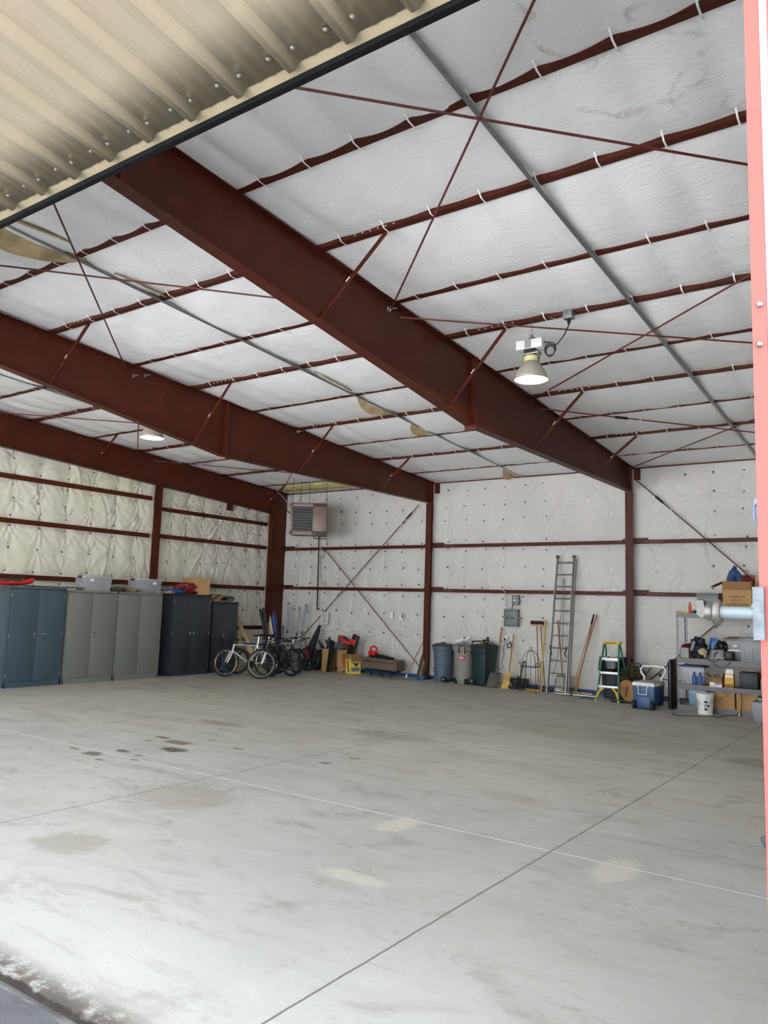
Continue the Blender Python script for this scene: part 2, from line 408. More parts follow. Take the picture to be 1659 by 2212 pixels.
wb, UB, ZB, HB = wall_mesh('wall_back', -16.0, 5.0, lambda u: 5.12, .032, PINS_B, G_B, 1, VIN_B, lambda U, Z, H: np.stack([U, YB-H, Z], -1), .055, .046)
wl, UL, ZL, HL = wall_mesh('wall_left', 2.2, 17.22, lambda y: roof(y)+.08, .030, PINS_L, (2.2, 3.37, 4.3), 2, VIN_L, lambda U, Z, H: np.stack([XL+H, U, Z], -1), .055, .055)
def depth_at(U, Z, H, u, z):
    i = int(round((u-U[0, 0])/(U[0, 1]-U[0, 0]))); i = max(0, min(U.shape[1]-1, i)); j = int(np.argmin(np.abs(Z[:, i]-z))); return float(H[j, i])
# fastener washers pinning the blankets
PINM = mat('washer_grey', (92, 94, 92), .35, metal=.6, var=.2); PIN_GLINT = mat('washer_sky_glint', (238, 238, 236), .3, var=.04)  # grey metal washers; the white copy has sky reflection painted into its colour
w0 = MB(); w0.lathe([(.004, .009), (.010, .009), (.012, .007), (.020, .004), (.022, 0)], 14); 
WM = w0.build('fastener_washer', PINM).data; bpy.data.objects.remove(bpy.data.objects['fastener_washer'])
WM2 = WM.copy(); WM2.materials.clear(); WM2.materials.append(PIN_GLINT)
def pins(parent, lst, pos, rot, white, limit=100):
    lst = sorted(lst, key=lambda t: -t[2]); rest = MB()
    for k, (u, z, w, h) in enumerate(lst):
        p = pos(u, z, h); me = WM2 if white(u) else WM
        if k < limit:
            o = bpy.data.objects.new('fastener_washer', me); COL.objects.link(o); o.parent = parent; o.location = p; o.rotation_euler = rot
        else:
            rest.at(p, rot).lathe([(.010, .009), (.027, .003), (.028, 0)], 10)
    rest.build('fastener_washers', PINM, parent, kind='stuff')
pins(wb, [(u, z, 9-abs(u+7)*.4, depth_at(UB, ZB, HB, u, z)) for u, z in PINS_B if u < -2.6], lambda u, z, h: (u, YB-h-.001, z), (PI/2, 0, 0), lambda u: u > -7.2)  # right-hand bays get the washers with the painted sky glint
pins(wl, [(u, z, -u, depth_at(UL, ZL, HL, u, z)) for u, z in PINS_L if u > 7.5], lambda u, z, h: (XL+h+.001, u, z), (0, PI/2, 0), lambda u: False)

# other walls, roof skin
SHELL = mat('tan_wall_panel', (196, 182, 150), .45, var=.06)
MB().box((XR+.06, 9.7, 2.95), (.1, 15.4, 6.3)).build('wall_right', VIN_B, kind='structure', smooth=0)
MB().box((-5.5, YB+.3, 2.7), (21.4, .06, 5.4)).build('wall_back_skin', SHELL, kind='structure', smooth=0)
MB().box((XL-.2, 9.7, 2.95), (.06, 15.4, 6.3)).build('wall_left_skin', SHELL, kind='structure', smooth=0)
fw = MB(); fw.box((2.45, YD+.05, 3.0), (5.1, .1, 6.1)); fw.box((-15.1, YD+.05, 3.0), (2.2, .1, 6.1)); fw.box((-7.05, YD+.05, 5.72), (14.2, .1, .64))
fw.build('wall_front', SHELL, kind='structure', smooth=0)
rs = MB(); rs.prism([(1.9, roof(1.9)+.27), (17.7, roof(17.7)+.27), (17.7, roof(17.7)+.32), (1.9, roof(1.9)+.32)], -16.4, 5.3, 'yz'); rs.build('roof', SHELL, kind='structure', smooth=0)
MB().box((-5.5, YB-.03, .045), (20.9, .05, .09)).build('baseboard_back', mat('blue_base_trim', (40, 74, 124), .6, var=.3, vs=5), kind='structure', smooth=0)

# ---- ceiling blanket: sags between purlins and is pinched at every strap
STR = [(-15.78+.565*k) for k in range(37)]
def attach(x, k):
    ph = abs(math.sin(PI*(x+15.78)/.565)); return ATT[k] + .012*MN.noise(Vector((x*.9, k*3.1, 0))) - ph*(.030 if k == 2 else .010)*(1+.45*MN.noise(Vector((x*1.3, k*7.7, 3))))
def ceil_z(x, y):
    k = 0
    while k < len(PUR)-2 and y > PUR[k+1]: k += 1
    if y <= PUR[0]: return roof(y)+.05
    if y > PUR[-1]:
        t = min(1, (y-PUR[-1])/1.2); a = attach(x, len(PUR)-1); b = .03; dep = .04
    else:
        t = (y-PUR[k])/(PUR[k+1]-PUR[k]); a, b = attach(x, k), attach(x, k+1)
        a = ATT[k] + .3*(a-ATT[k]); dep = .035+.028*MN.noise(Vector((x*.5+k*9, k*2.2, 1)))
    ph = abs(math.sin(PI*(x+15.78)/.565))
    fr = min(1, max(0, (min(abs(x+5.42), abs(x+10.62), abs(x+15.78), abs(x+.22))-.08)/.38)); dep *= fr; a = max(a, .03) if fr < .3 else a
    sag = dep*4*t*(1-t)*(.8+.2*ph)
    pleat = .017*ph*min(1, 6*t*(1-t))
    crk = .004*MN.noise(Vector((x*5, y*8, 2)))+.006*MN.noise(Vector((x*2.1+y, y*2.4, 5)))
    return roof(y)+a*(1-t)**1.5+b*(1-(1-t)**1.5)-sag-pleat+crk*min(1, 8*t*(1-t)+.15)
ys = []
for a, b in zip([2.3]+PUR, PUR+[17.26]):
    ys += list(np.linspace(a, b, max(3, int((b-a)/.055)), endpoint=False))
ys.append(17.26); xs = np.arange(-16.05, 5.06, .0565)
V = [(float(x), float(y), ceil_z(float(x), float(y))) for y in ys for x in xs]; nx = len(xs)
FC = [(j*nx+i, j*nx+i+1, (j+1)*nx+i+1, (j+1)*nx+i) for j in range(len(ys)-1) for i in range(nx-1)]
me = bpy.data.meshes.new('ceiling'); me.from_pydata(V, [], FC); me.polygons.foreach_set('use_smooth', [True]*len(FC)); me.materials.append(VIN_C)
ceiling = bpy.data.objects.new('ceiling', me); COL.objects.link(ceiling); ceiling['kind'] = 'structure'

# ---- purlins
ORD = ['first', 'second', 'third', 'fourth', 'fifth', 'sixth', 'seventh', 'eighth', 'ninth', 'tenth', 'eleventh']
vis = [k for k in range(len(PUR)) if k >= 2]
for k, y in enumerate(PUR):
    b_ = MB(); z = roof(y)+.002
    b_.box((-5.5, y, z+.004), (20.9, .075, .008), rot=(-.06, 0, 0)); b_.box((-5.5, y-.034, z+.105), (20.9, .006, .2)); b_.box((-5.5, y-.06, z+.208), (20.9, .06, .006)); b_.box((-5.5, y+.036, z+.012), (20.9, .004, .02))
    where = 'nearest the door edge' if k == 2 else ('nearest the back wall' if k == 10 else ('hidden above the raised door' if k < 2 else '%s back from the door edge' % ORD[k-2]))
    if k < 2: where = ('over the door opening, outermost' if k == 0 else 'over the door opening, second inward')
    if k in (3, 5, 7, 9):
        b_.mark(0)
        for xf in FR:
            for sx_ in (.55, .65, .75, .85, .95, 1.05): b_.cyl((xf+sx_, y-.0375, z+.03), (xf+sx_, y-.0395, z+.03), .009, n=8)
        b_.mark(1)
    o = b_.build('roof_purlin', [RED, WHITE], label='dark red steel purlin across the white ceiling, %s' % where, cat='purlin', group='roof purlins', smooth=0)
b_ = MB(); b_.box((-5.5, 17.13, roof(17.13)-.012), (20.9, .05, .022)); b_.build('eave_gap_shade', RED, label='thin dark red bar standing in for the shade of the gap atop the back wall', cat='shade bar', smooth=0)  # dark bar put in to draw the shade of the eave gap
# ---- hold-down straps under the blanket
sm = None; STRAP = mat('white_strap', (244, 244, 244), .6, var=.05)
for i, x in enumerate(STR):
    if x < -15.6 or x > -.9 or min(abs(x-FR[0]), abs(x-FR[1])) < .12: continue
    s_ = MB(); yy = []
    for a, b in zip(PUR, PUR[1:]): yy += [a-.05, a, a+.05] + list(np.linspace(a+.12, b-.12, 7))
    yy += [16.0-.05, 16.0, 16.05, 16.4, 16.8, 17.1]; yy = sorted(y for y in yy if y > 3.4)
    P = []
    for y in yy:
        near = min(abs(y-p) for p in PUR) < .056
        P.append((y, min(ceil_z(x, y)-.003, (roof(y)-.003) if near else 99)))
    bay = 'nearest bay' if x > FR[0] else ('middle bay' if x > FR[1] else 'far left bay')
    A = [s_.v((x-.008, y, z)) for y, z in P]; B = [s_.v((x+.008, y, z)) for y, z in P]
    for q in range(len(P)-1): s_.bm.faces.new((A[q], A[q+1], B[q+1], B[q]))
    n_in = len([u for u in STR if u <= x and (u > FR[0] if x > FR[0] else (u > FR[1] if x > FR[1] else True))])
    s_.build('insulation_strap', STRAP, label='thin white ceiling strap, number %s from the left in the %s' % (['one', 'two', 'three', 'four', 'five', 'six', 'seven', 'eight', 'nine', 'ten', 'eleven'][min(10, n_in-1)], bay), cat='strap', group='ceiling straps', smooth=0)
# ---- grey bridging angles
for x, w in ((-2.80, 'in the nearest bay'), (-8.05, 'in the middle bay, torn insulation along it'), (-13.2, 'in the far left bay')):
    b_ = MB()
    b_.prism([(2.5, roof(2.5)-.034), (17.1, roof(17.1)-.034), (17.1, roof(17.1)-.028), (2.5, roof(2.5)-.028)], x-.022, x+.022, 'yz')
    b_.prism([(2.5, roof(2.5)-.034), (17.1, roof(17.1)-.034), (17.1, roof(17.1)+.03), (2.5, roof(2.5)+.03)], x-.022, x-.018, 'yz')
    b_.build('bridging_angle', GALV, label='long grey galvanised angle running under the purlins %s' % w, cat='steel angle', group='bridging angles', smooth=0)

# ---- main frames
def ribbon(b_, pts, x0, x1, t):
    """flange of thickness t along a (y, z) polyline"""
    for (y0, z0), (y1, z1) in zip(pts, pts[1:]):
        b_.prism([(y0, z0), (y1, z1), (y1, z1+t), (y0, z0+t)], x0, x1, 'yz')
def rafter(xc, depthfn, brk, label, knee_y=16.95, splice=None, w=.16):
    t = thing('roof_rafter', label, 'steel beam', (xc, 0, 0), group='tapered rafters')
    y0, y1 = 2.4, knee_y
    bot = [(y, depthfn(y)) for y in brk]; top = [(y0, roof(y0)-.012), (17.15, roof(17.15)-.012)]
    web = [(y, z+.01) for y, z in bot] + [(y1+.0, roof(y1)-.01), (y0, roof(y0)-.01)]
    MB().prism(web, -.004, .004, 'yz').build('web', RED, t, smooth=0)
    b_ = MB(); ribbon(b_, top, -w/2, w/2, .012); b_.build('top_flange', RED, t, smooth=0)
    b_ = MB(); ribbon(b_, bot, -w/2, w/2, .014); b_.build('bottom_flange', RED, t, smooth=0)
    if splice:
        zb, zt = depthfn(splice)-.06, roof(splice)-.0
        for s_ in (-1, 1):
            b_ = MB(); b_.box((0, splice+s_*.011, (zb+zt)/2), (w+.03, .018, zt-zb)); b_.build('splice_plate', RED, t, smooth=0)
        b_ = MB(); b_.cyl((0, -.045, 0), (0, .045, 0), .013, n=6)
        zz = [zb+.04+(zt-zb-.08)*k/10 for k in range(11)]
        o = b_.build('splice_bolt', mat('dark_bolt', (70, 40, 34), .5, metal=.4), t, loc=(.05, splice, zz[0])); copies(o, [(.05, splice, q) for q in zz[1:]])
    b_ = MB(); b_.box((.03, y1-.02, (depthfn(y1)+roof(y1))/2), (w*.55, .012, roof(y1)-depthfn(y1)-.03)); b_.build('stiffener', RED, t, smooth=0)
    b_ = MB(); b_.box((0, 3.62, (depthfn(3.62)+roof(3.62))/2), (w*.9, .012, roof(3.62)-depthfn(3.62)-.02)); b_.build('stiffener', RED, t, smooth=0)
    return t
dfn = lambda y: 4.47+(y-9.75)*(.035/7.2) if y >= 9.75 else 4.47+.1275*(9.75-y)
rafter(FR[0], dfn, [2.4, 9.75, 16.95], 'large dark red tapered rafter in front, nearest to the high bay lamp', splice=9.75)
rafter(FR[1], dfn, [2.4, 9.75, 16.95], 'dark red tapered rafter in the middle, over the bicycles and trash cans', splice=9.75)
rafter(-.22, dfn, [2.4, 9.75, 16.95], 'dark red rafter beyond the right edge of the picture', splice=9.75)
dfl = lambda y: roof(y)-.70
rafter(-15.78, dfl, [2.4, 16.5], 'dark red straight rafter along the left wall above the cabinets', knee_y=16.5)
def column(xc, label, yi=16.95, ybk=17.3, top=4.5, w=.16, ht=None):
    t = thing('frame_column', label, 'steel column', (xc, 0, 0), group='frame columns')
    MB().box((0, yi+.006, top/2), (w, .012, top)).build('front_flange', RED, t, smooth=0)
    tp = ht or 5.04
    MB().box((0, ybk, tp/2), (w, .012, tp)).build('back_flange', RED, t, smooth=0)
    MB().box((0, (yi+ybk)/2, tp/2), (.008, ybk-yi, tp-.01)).build('web', RED, t, smooth=0)
    b_ = MB(); b_.box((0, (yi+ybk)/2, .012), (w+.06, ybk-yi+.08, .022)); b_.build('base_plate', RED, t, smooth=0)
    b_ = MB()
    if yi > 16.8: b_.box((w/2+.06, 17.12, 4.90), (.13, .05, .26)); b_.build('eave_clip', RED, t, smooth=0)
    return t
column(FR[0], 'dark red steel column behind the coil of rope beside the blue cooler')
column(FR[1], 'dark red steel column left of the trash cans with a blue tub at its foot')
column(-.22, 'dark red steel column beyond the right edge of the picture')
column(-15.78, 'dark red deep steel column in the far left corner below the heater', yi=16.5, top=4.4)
# corner column flange is nearly white-gapped: endwall column
t = thing('endwall_column', 'narrow dark red column against the left wall behind the cabinets', 'steel column', (-15.86, 12.44, 0))
MB().box((.07, 0, 2.35), (.012, .22, 4.7)).build('flange', RED, t, smooth=0); MB().box((-.02, 0, 2.35), (.17, .008, 4.7)).build('web', RED, t, smooth=0)
t = MB().box((-15.84, 14.9, 4.47), (.06, .19, .34)).build('wall_bracket', RED, label='short dark red stub hanging under the left rafter at the wall', cat='bracket', smooth=0)

# ---- girts
def girt_b(x0, x1, z, label, clipL=True, clipR=True):
    t = thing('wall_girt', label, 'wall girt', ((x0+x1)/2, 17.12, z), group='wall girts'); Lh = (x1-x0)
    b_ = MB(); b_.box((0, 0, 0), (Lh, .008, .082)); b_.box((0, .1, .041), (Lh, .2, .005)); b_.box((0, .008, -.041), (Lh, .02, .004)); b_.mark(0)
    for q in range(6): b_.cyl((-Lh/2+.3+q*.06, -.0045, .0), (-Lh/2+.3+q*.06, -.006, 0), .008, n=8)
    b_.mark(1); b_.build('rail', [RED, WHITE], t, smooth=0)
    if clipL: MB().box((-Lh/2+.14, .02, .062), (.3, .09, .045)).build('end_clip', RED, t, smooth=0)
    if clipR: MB().box((Lh/2-.06, .02, .055), (.14, .09, .035)).build('end_clip', RED, t, smooth=0)
segs = [(-15.7, -10.68, 'left of the trash can column'), (-10.56, -5.48, 'between the two columns of the back wall'), (-5.36, -.26, 'right of the cooler column'), (-.16, 4.95, 'beyond the right edge')]
for x0, x1, w in segs:
    girt_b(x0, x1, 2.245, 'lower red rail on the back wall, %s' % w); girt_b(x0, x1, 3.385, 'upper red rail on the back wall, %s' % w)
def girt_l(y0, y1, z, label):
    b_ = MB(); yc, Ly = (y0+y1)/2, y1-y0
    b_.box((0, 0, 0), (.008, Ly, .10)); b_.box((-.04, 0, .05), (.08, Ly, .005)); b_.box((-.01, 0, -.05), (.02, Ly, .004))
    b_.build('wall_girt', RED, label=label, cat='wall girt', group='wall girts', smooth=0, loc=(-15.92, yc, z))
for z, w in ((2.19, 'lowest'), (3.37, 'middle'), (4.31, 'top')): girt_l(2.5, 12.33, z, '%s dark red rail on the left wall, left of the narrow column' % w)
for z, w in ((1.08, 'lowest'), (2.20, 'second lowest'), (3.39, 'second highest'), (4.08, 'top')): girt_l(12.55, 16.5, z, '%s dark red rail on left wall between narrow column and corner' % w)

# ---- rod bracing with turnbuckles
def rod(p, q, label, r=.011, tb=None, hook=True):
    p, q = Vector(p), Vector(q); t = thing('brace_rod', label, 'brace rod', p, group='rod bracing'); d = q-p
    b_ = MB(); b_.cyl((0, 0, 0), d, r, n=8); b_.build('rod', REDD, t)
    if tb:
        c = d*tb; u = d.normalized(); b_ = MB(); b_.cyl(c-u*.11, c+u*.11, .024, n=8); b_.build('turnbuckle', BLACKM, t)
        b_ = MB(); b_.cyl(c+u*.33, c+u*.36, r*1.25, n=8); b_.build('tag', WHITE, t)
def rr(x, y): return (x, y, roof(y)-.13)
A_, B_, C_ = FR[0]+.02, -.26, FR[1]+.02
rod(rr(A_, 7.60), rr(B_, 2.55), 'red brace rod in the front bay, running from the big rafter up towards the door')
rod(rr(A_, 2.42), rr(B_, 7.42), 'red brace rod in the front bay, long one crossing below the door edge')
rod(rr(A_, 7.82), rr(B_, 11.62), 'thin red brace rod passing just above the high bay lamp')
rod(rr(A_-.02, 11.62), rr(B_, 7.70), 'thin red brace rod rising to the right behind the high bay lamp', tb=.06)
rod(rr(A_, 11.92), rr(B_, 16.8), 'thin red brace rod near the back of the front bay, falling to the right', tb=.22)
rod(rr(A_, 16.72), rr(B_, 12.0), 'thin red brace rod near the back of the front bay, rising to the right')
rod(rr(C_, 7.55), rr(A_-.08, 2.5), 'red brace rod of the middle bay, falling steeply to the middle rafter')
rod(rr(C_, 2.85), rr(A_-.08, 7.55), 'red brace rod of the middle bay, passing under the torn insulation flap')
D_ = -15.74
rod(rr(D_, 7.65), rr(C_-.06, 11.65), 'thin dark brace rod of the left bay, above the second lamp')
rod(rr(D_, 11.68), rr(C_-.06, 7.85), 'thin dark brace rod of the left bay, crossing beside the second lamp')
rod(rr(D_, 12.15), rr(C_-.06, 16.6), 'thin dark brace rod of the left bay, towards the heater', tb=.12)
rod(rr(D_, 16.75), rr(C_-.06, 12.2), 'thin dark brace rod of the left bay, over the heater')
rod(aY(905, 1090, 17.06), aY(628, 1403, 17.06), 'dark brace rod on the back wall, rising to the trash can column', r=.012, tb=.07)
rod(aY(697, 1181, 17.02), aY(906, 1440, 17.02), 'dark brace rod on the back wall, falling from the heater to the column foot', r=.012)
rod(aY(1373, 1036, 17.06), aY(1623, 1248, 17.06), 'dark brace rod on the back wall, falling to the shelf from the cooler column', r=.012, tb=.22)
rod(aY(1385, 1485, 17.06), aY(1575, 1325, 17.06), 'dark brace rod on the back wall, rising behind the steel shelf', r=.012)
# hooks left on the rafter webs
for (px, py, xw, nm) in ((838, 668, FR[0]+.02, 'near the front rafter brace'), (287, 812, FR[1]+.02, 'on the middle rafter'), (312, 811, FR[1]+.02, 'on the middle rafter, right of the bolt'), (643, 932, FR[1]+.02, 'on the middle rafter near the corner')):
    p = aX(px, py, xw); b_ = MB(); b_.cyl((0, 0, 0), (.12, .02, 0), .010, n=8); b_.tube([(.02+.03*math.cos(a), 0, .03*math.sin(a)) for a in np.linspace(0, 2*PI, 13)[:-1]], .008, 6, True)
    b_.build('eye_bolt', STEEL, label='small steel eye bolt %s' % nm, cat='bolt', group='eye bolts', loc=p)

# ---- flange braces
for xf, tag_ in ((FR[0], 'front rafter'), (FR[1], 'middle rafter'), (-15.78, 'left rafter')):
    for k, y in enumerate((6.20, 8.97, 11.76, 14.56)):
        if xf < -15 and k < 2: continue
        if xf < -15: y = (10.42, 16.0)[k-2]
        bf = dfl if xf < -15 else dfn
        p0 = Vector((xf+.91, y, roof(y)+.0)); p1 = Vector((xf+.06, y+.0, bf(y)+.03)); d = p1-p0; u = d.normalized(); n_ = Vector((0, 1, 0)); m2 = u.cross(n_)
        t = thing('flange_brace', 'dark red diagonal brace on the %s, %s from the door' % (tag_, ['first', 'second', 'third', 'fourth'][k] if xf > -15 else ['nearer', 'farther'][k-2]), 'steel brace', p0, group='flange braces')
        b_ = MB()
        for (w1, w2) in (((0, 0), (.052, .005)), ((0, 0), (.005, .052))):
            q = [Vector((0, 0, 0)), n_*w1[0]+m2*0, ]
            c = [m2*0+n_*0, n_*w2[0], n_*w2[0]+m2*w2[1], m2*w2[1]]
            b_.skin([[b_.v(a) for a in c], [b_.v(a+d) for a in c]])
        b_.build('angle', RED, t, smooth=0)
        b_ = MB(); c0 = d*.52 - n_*.002; c1 = d*.58 - n_*.002; c = [Vector((0, -.003, 0)), n_*.045-Vector((0, .003, 0))]
        s0 = m2*.014; b_.skin([[b_.v(c0+s0-n_*.003), b_.v(c0-s0*.0-n_*.003), b_.v(c0-n_*.001), b_.v(c0+s0-n_*.001)], [b_.v(c1+s0-n_*.003), b_.v(c1-n_*.003), b_.v(c1-n_*.001), b_.v(c1+s0-n_*.001)]])
        b_.build('tag', WHITE, t, smooth=0)
        MB().box(d + Vector((.0, 0, -.0)), (.10, .09, .012)).build('foot_clip', RED, t, smooth=0)

# ---- torn insulation flaps hanging by the middle bay bridging angle
def flap(pa, pb, drop, side, label, n=16):
    """a torn tongue of blanket between two ceiling points, belly hanging down"""
    pa, pb = Vector(pa), Vector(pb); b_ = MB()
    U = np.linspace(0, 1, n); Vv = np.linspace(0, 1, 8)
    def fn(u, v):
        p = pa.lerp(pb, u); h = math.sin(PI*min(1, u*1.0))**.7; q = p + Vector((side*h*v, 0, -drop*h*(v**1.7)))
        q.z += .006*MN.noise(Vector((u*9, v*6, drop*30))); return q
    b_.grid(U, Vv, fn); return b_.build('insulation_flap', FOIL, solid=.012, label=label, cat='insulation', group='torn insulation')
cz = lambda x, y: (x, y, ceil_z(x, y)-.012)
flap(cz(-8.10, 3.4), cz(-8.02, 5.05), .15, -.32, 'large torn brown insulation flap hanging at the upper left by the door edge')
flap(cz(-7.93, 4.0), cz(-7.80, 4.7), .03, .10, 'narrow torn strip beside the large insulation flap')
flap(cz(-7.97, 5.4), cz(-8.02, 6.28), .05, .10, 'torn tan insulation strip reaching the second purlin of the middle bay')
flap(cz(-8.0, 9.2), cz(-7.98, 10.15), .05, .08, 'small torn strip halfway along the middle bay angle')
flap(cz(-8.09, 10.5), cz(-8.05, 11.6), .13, -.20, 'medium torn flap hanging near the middle of the middle bay')
flap(cz(-8.09, 12.2), cz(-8.05, 12.9), .10, -.16, 'small torn flap toward the back of the middle bay')
flap(cz(-8.12, 16.2), cz(-8.1, 16.85), .16, -.12, 'small pointed torn flap at the back wall end of the middle bay')
bg_ = MB(); bg_.grid(np.linspace(-15.3, -11.6, 30), np.linspace(16.1, 16.75, 8), lambda x, y: (x, y, ceil_z(x, y)-.02-.02*math.sin(y*30)))
bg_.build('exposed_insulation', mat('yellow_fiberglass', (200, 196, 130), .9, var=.3, vs=6, bump=.01), solid=.01, label='exposed yellow fibreglass strip in the ceiling corner above the heater', cat='insulation')

# ---- raised bifold door: lower leaf seen from below
t = thing('bifold_door', 'raised tan ribbed metal hangar door leaf overhead, its black seal along the edge', 'hangar door', (0, 2.17, 4.053))
TANP = mat('tan_door_panel', (160, 150, 126), .42, var=.07, vs=2.2, dirt=(150, 134, 104))
def speck():
    m, g, b, tc = newmat('tan_ribbed_steel'); O = tc.outputs['Object']
    sx = g.a('ShaderNodeSeparateXYZ'); g.set(sx.inputs[0], O)
    n = g.noise(O, 1.2, 4); col = g.mix(g.ramp(n, .3, .7), L((140, 130, 110)), L((147, 137, 117)))
    sp = g.noise(O, 90, 2, .5); near = g.ramp(sx.outputs[1], -.42, -.02, 0, 1)
    col = g.mix(g.math('MULTIPLY', g.ramp(sp, .70, .75, 0, 1), g.math('MULTIPLY', near, .5)), col, L((110, 92, 66)))
    col = g.mix(g.math('MULTIPLY', near, .06), col, L((160, 142, 108)))
    col = g.mix(g.ramp(g.noise(O, 2.3, 3), .68, .73, 0, .5), col, L((190, 178, 150)))
    g.set(b.inputs['Base Color'], col); b.inputs['Roughness'].default_value = .38; return m
SPK = speck()
SL = .123; Lp = 2.0; x0, x1 = -14.0, -.55
prof = []                                     # R-panel cross-section along X (z down = towards viewer)
k0 = int(math.floor((x0+2.99)/.305))
xx = x0
c = -2.99 + k0*.305
pts = [(x0, 0.0)]
while c < x1-.1:
    for dx, dz in ((-.048, 0), (-.020, -.032), (.012, -.032), (.040, 0), (.095, 0), (.108, -.003), (.122, -.003), (.135, 0), (.175, 0), (.188, -.003), (.202, -.003), (.215, 0)):
        if x0 < c+dx < x1: pts.append((c+dx, dz))
    c += .305
pts.append((x1, 0.0))
b_ = MB()
rows = [0.0]+[-Lp*q/6 for q in range(1, 7)]
R_ = [[b_.v((x, y, -y*SL+dz)) for x, dz in pts] for y in rows]
for j in range(len(rows)-1):
    for i in range(len(pts)-1): b_.bm.faces.new((R_[j][i], R_[j][i+1], R_[j+1][i+1], R_[j+1][i]))
b_.build('ribbed_skin', SPK, t, smooth=12, solid=.0012)
b_ = MB(); b_.prism([(0.0, .012), (.05, .008), (.05, .13), (-Lp, .13+Lp*SL), (-Lp, .012+Lp*SL)], x0, x1, 'yz'); b_.build('leaf_frame', TANP, t, smooth=0)
b_ = MB(); b_.prism([(-.012, .004), (.056, -.003), (.056, .06), (-.012, .06)], x0, x1, 'yz'); b_.build('edge_trim', mat('tan_trim', (156, 143, 116), .5, var=.05), t, smooth=0)
b_ = MB(); b_.prism([(.056, .03), (.056, -.010), (.066, -.020), (.098, -.020), (.108, -.006), (.108, .05), (.056, .05)], x0, x1, 'yz'); b_.build('rubber_seal', mat('seal_rubber', (9, 10, 10), .85, var=.25, vs=8, spec=.12), t, smooth=0)
b_ = MB()
c = -2.99+k0*.305
while c < x1-.3:
    if c > -6.5:
        for dx, yy in ((.058, -.07), (-.07, -.075)):
            b_.at((c+dx, yy, -yy*SL-.001), (PI, 0, 0)).lathe([(.013, 0), (.013, .003), (.007, .004), (.007, .009), (.002, .011)], 10)
    c += .305
b_.build('screw_heads', STEEL, t, kind='stuff')
b_ = MB(); b_.prism([(-Lp, .2+Lp*SL), (.05, 1.25), (.05, 1.33), (-Lp, .30+Lp*SL)], x0, x1, 'yz'); b_.build('upper_leaf', TANP, t, smooth=0)

# ---- right door jamb with its latch roller
PINK = mat('sunlit_red_primer', (150, 66, 59), .6, var=.05, vs=4, dirt=(136, 58, 52))  # paler copy of the red primer, sunlight put into its colour
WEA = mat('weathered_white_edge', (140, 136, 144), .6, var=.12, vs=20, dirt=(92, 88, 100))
J = thing('door_jamb', 'tall sunlit pinkish red steel door post at the right edge of the picture', 'door post', (-.367, 2.2, 0))
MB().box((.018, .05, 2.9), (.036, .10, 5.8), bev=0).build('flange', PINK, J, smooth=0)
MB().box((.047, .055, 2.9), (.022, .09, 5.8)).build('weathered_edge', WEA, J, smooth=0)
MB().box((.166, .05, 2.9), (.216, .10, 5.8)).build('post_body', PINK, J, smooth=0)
p = aY(1622, 1325, 2.22); zj = p.z
b_ = MB(); b_.box((.001, -.012, zj), (.026, .03, .135)); b_.build('roller_plate', mat('weathered_steel_plate', (84, 90, 96), .5, metal=.2, var=.3, vs=30, dirt=(86, 56, 44)), J, smooth=0)
b_ = MB(); b_.cyl((-.01, -.01, zj), (-.094, -.01, zj), .0165, n=20); b_.prism([(.0, zj+.016), (.0, zj+.036), (-.012, zj+.030), (-.020, zj+.014)], -.016, -.004, 'xz'); b_.build('roller_pin', mat('pale_painted_pin', (96, 106, 108), .5, var=.1, vs=20, dirt=(92, 66, 54)), J)
b_ = MB(); b_.at((-.094, -.01, zj), (0, -PI/2, 0)).lathe([(.012, -.004), (.030, -.002), (.036, .004), (.036, .012), (.028, .018), (.021, .019), (.021, .034), (.014, .036), (.004, .036)], 24); b_.build('roller', mat('worn_roller_steel', (96, 92, 88), .4, metal=.6, var=.25, vs=30), J)
p = aY(1626, 1106, 2.26)
b_ = MB(); b_.box((-.006, .06, p.z), (.014, .05, .062)); b_.tube([(.0, .03, p.z+.02), (-.012, .02, p.z+.01), (-.012, .02, p.z-.02), (0, .03, p.z-.045)], .003, 6)
b_.build('bracket', mat('blue_grey_bracket', (96, 108, 128), .4, metal=.3), J)
for pz in (656, 742):
    pp = aY(1640, pz, 2.19); MB().at((pp.x+.367, -.002, pp.z), (PI/2, 0, 0)).lathe([(.009, 0), (.009, .004), (.005, .009)], 12).build('bolt_head', STEEL, J)
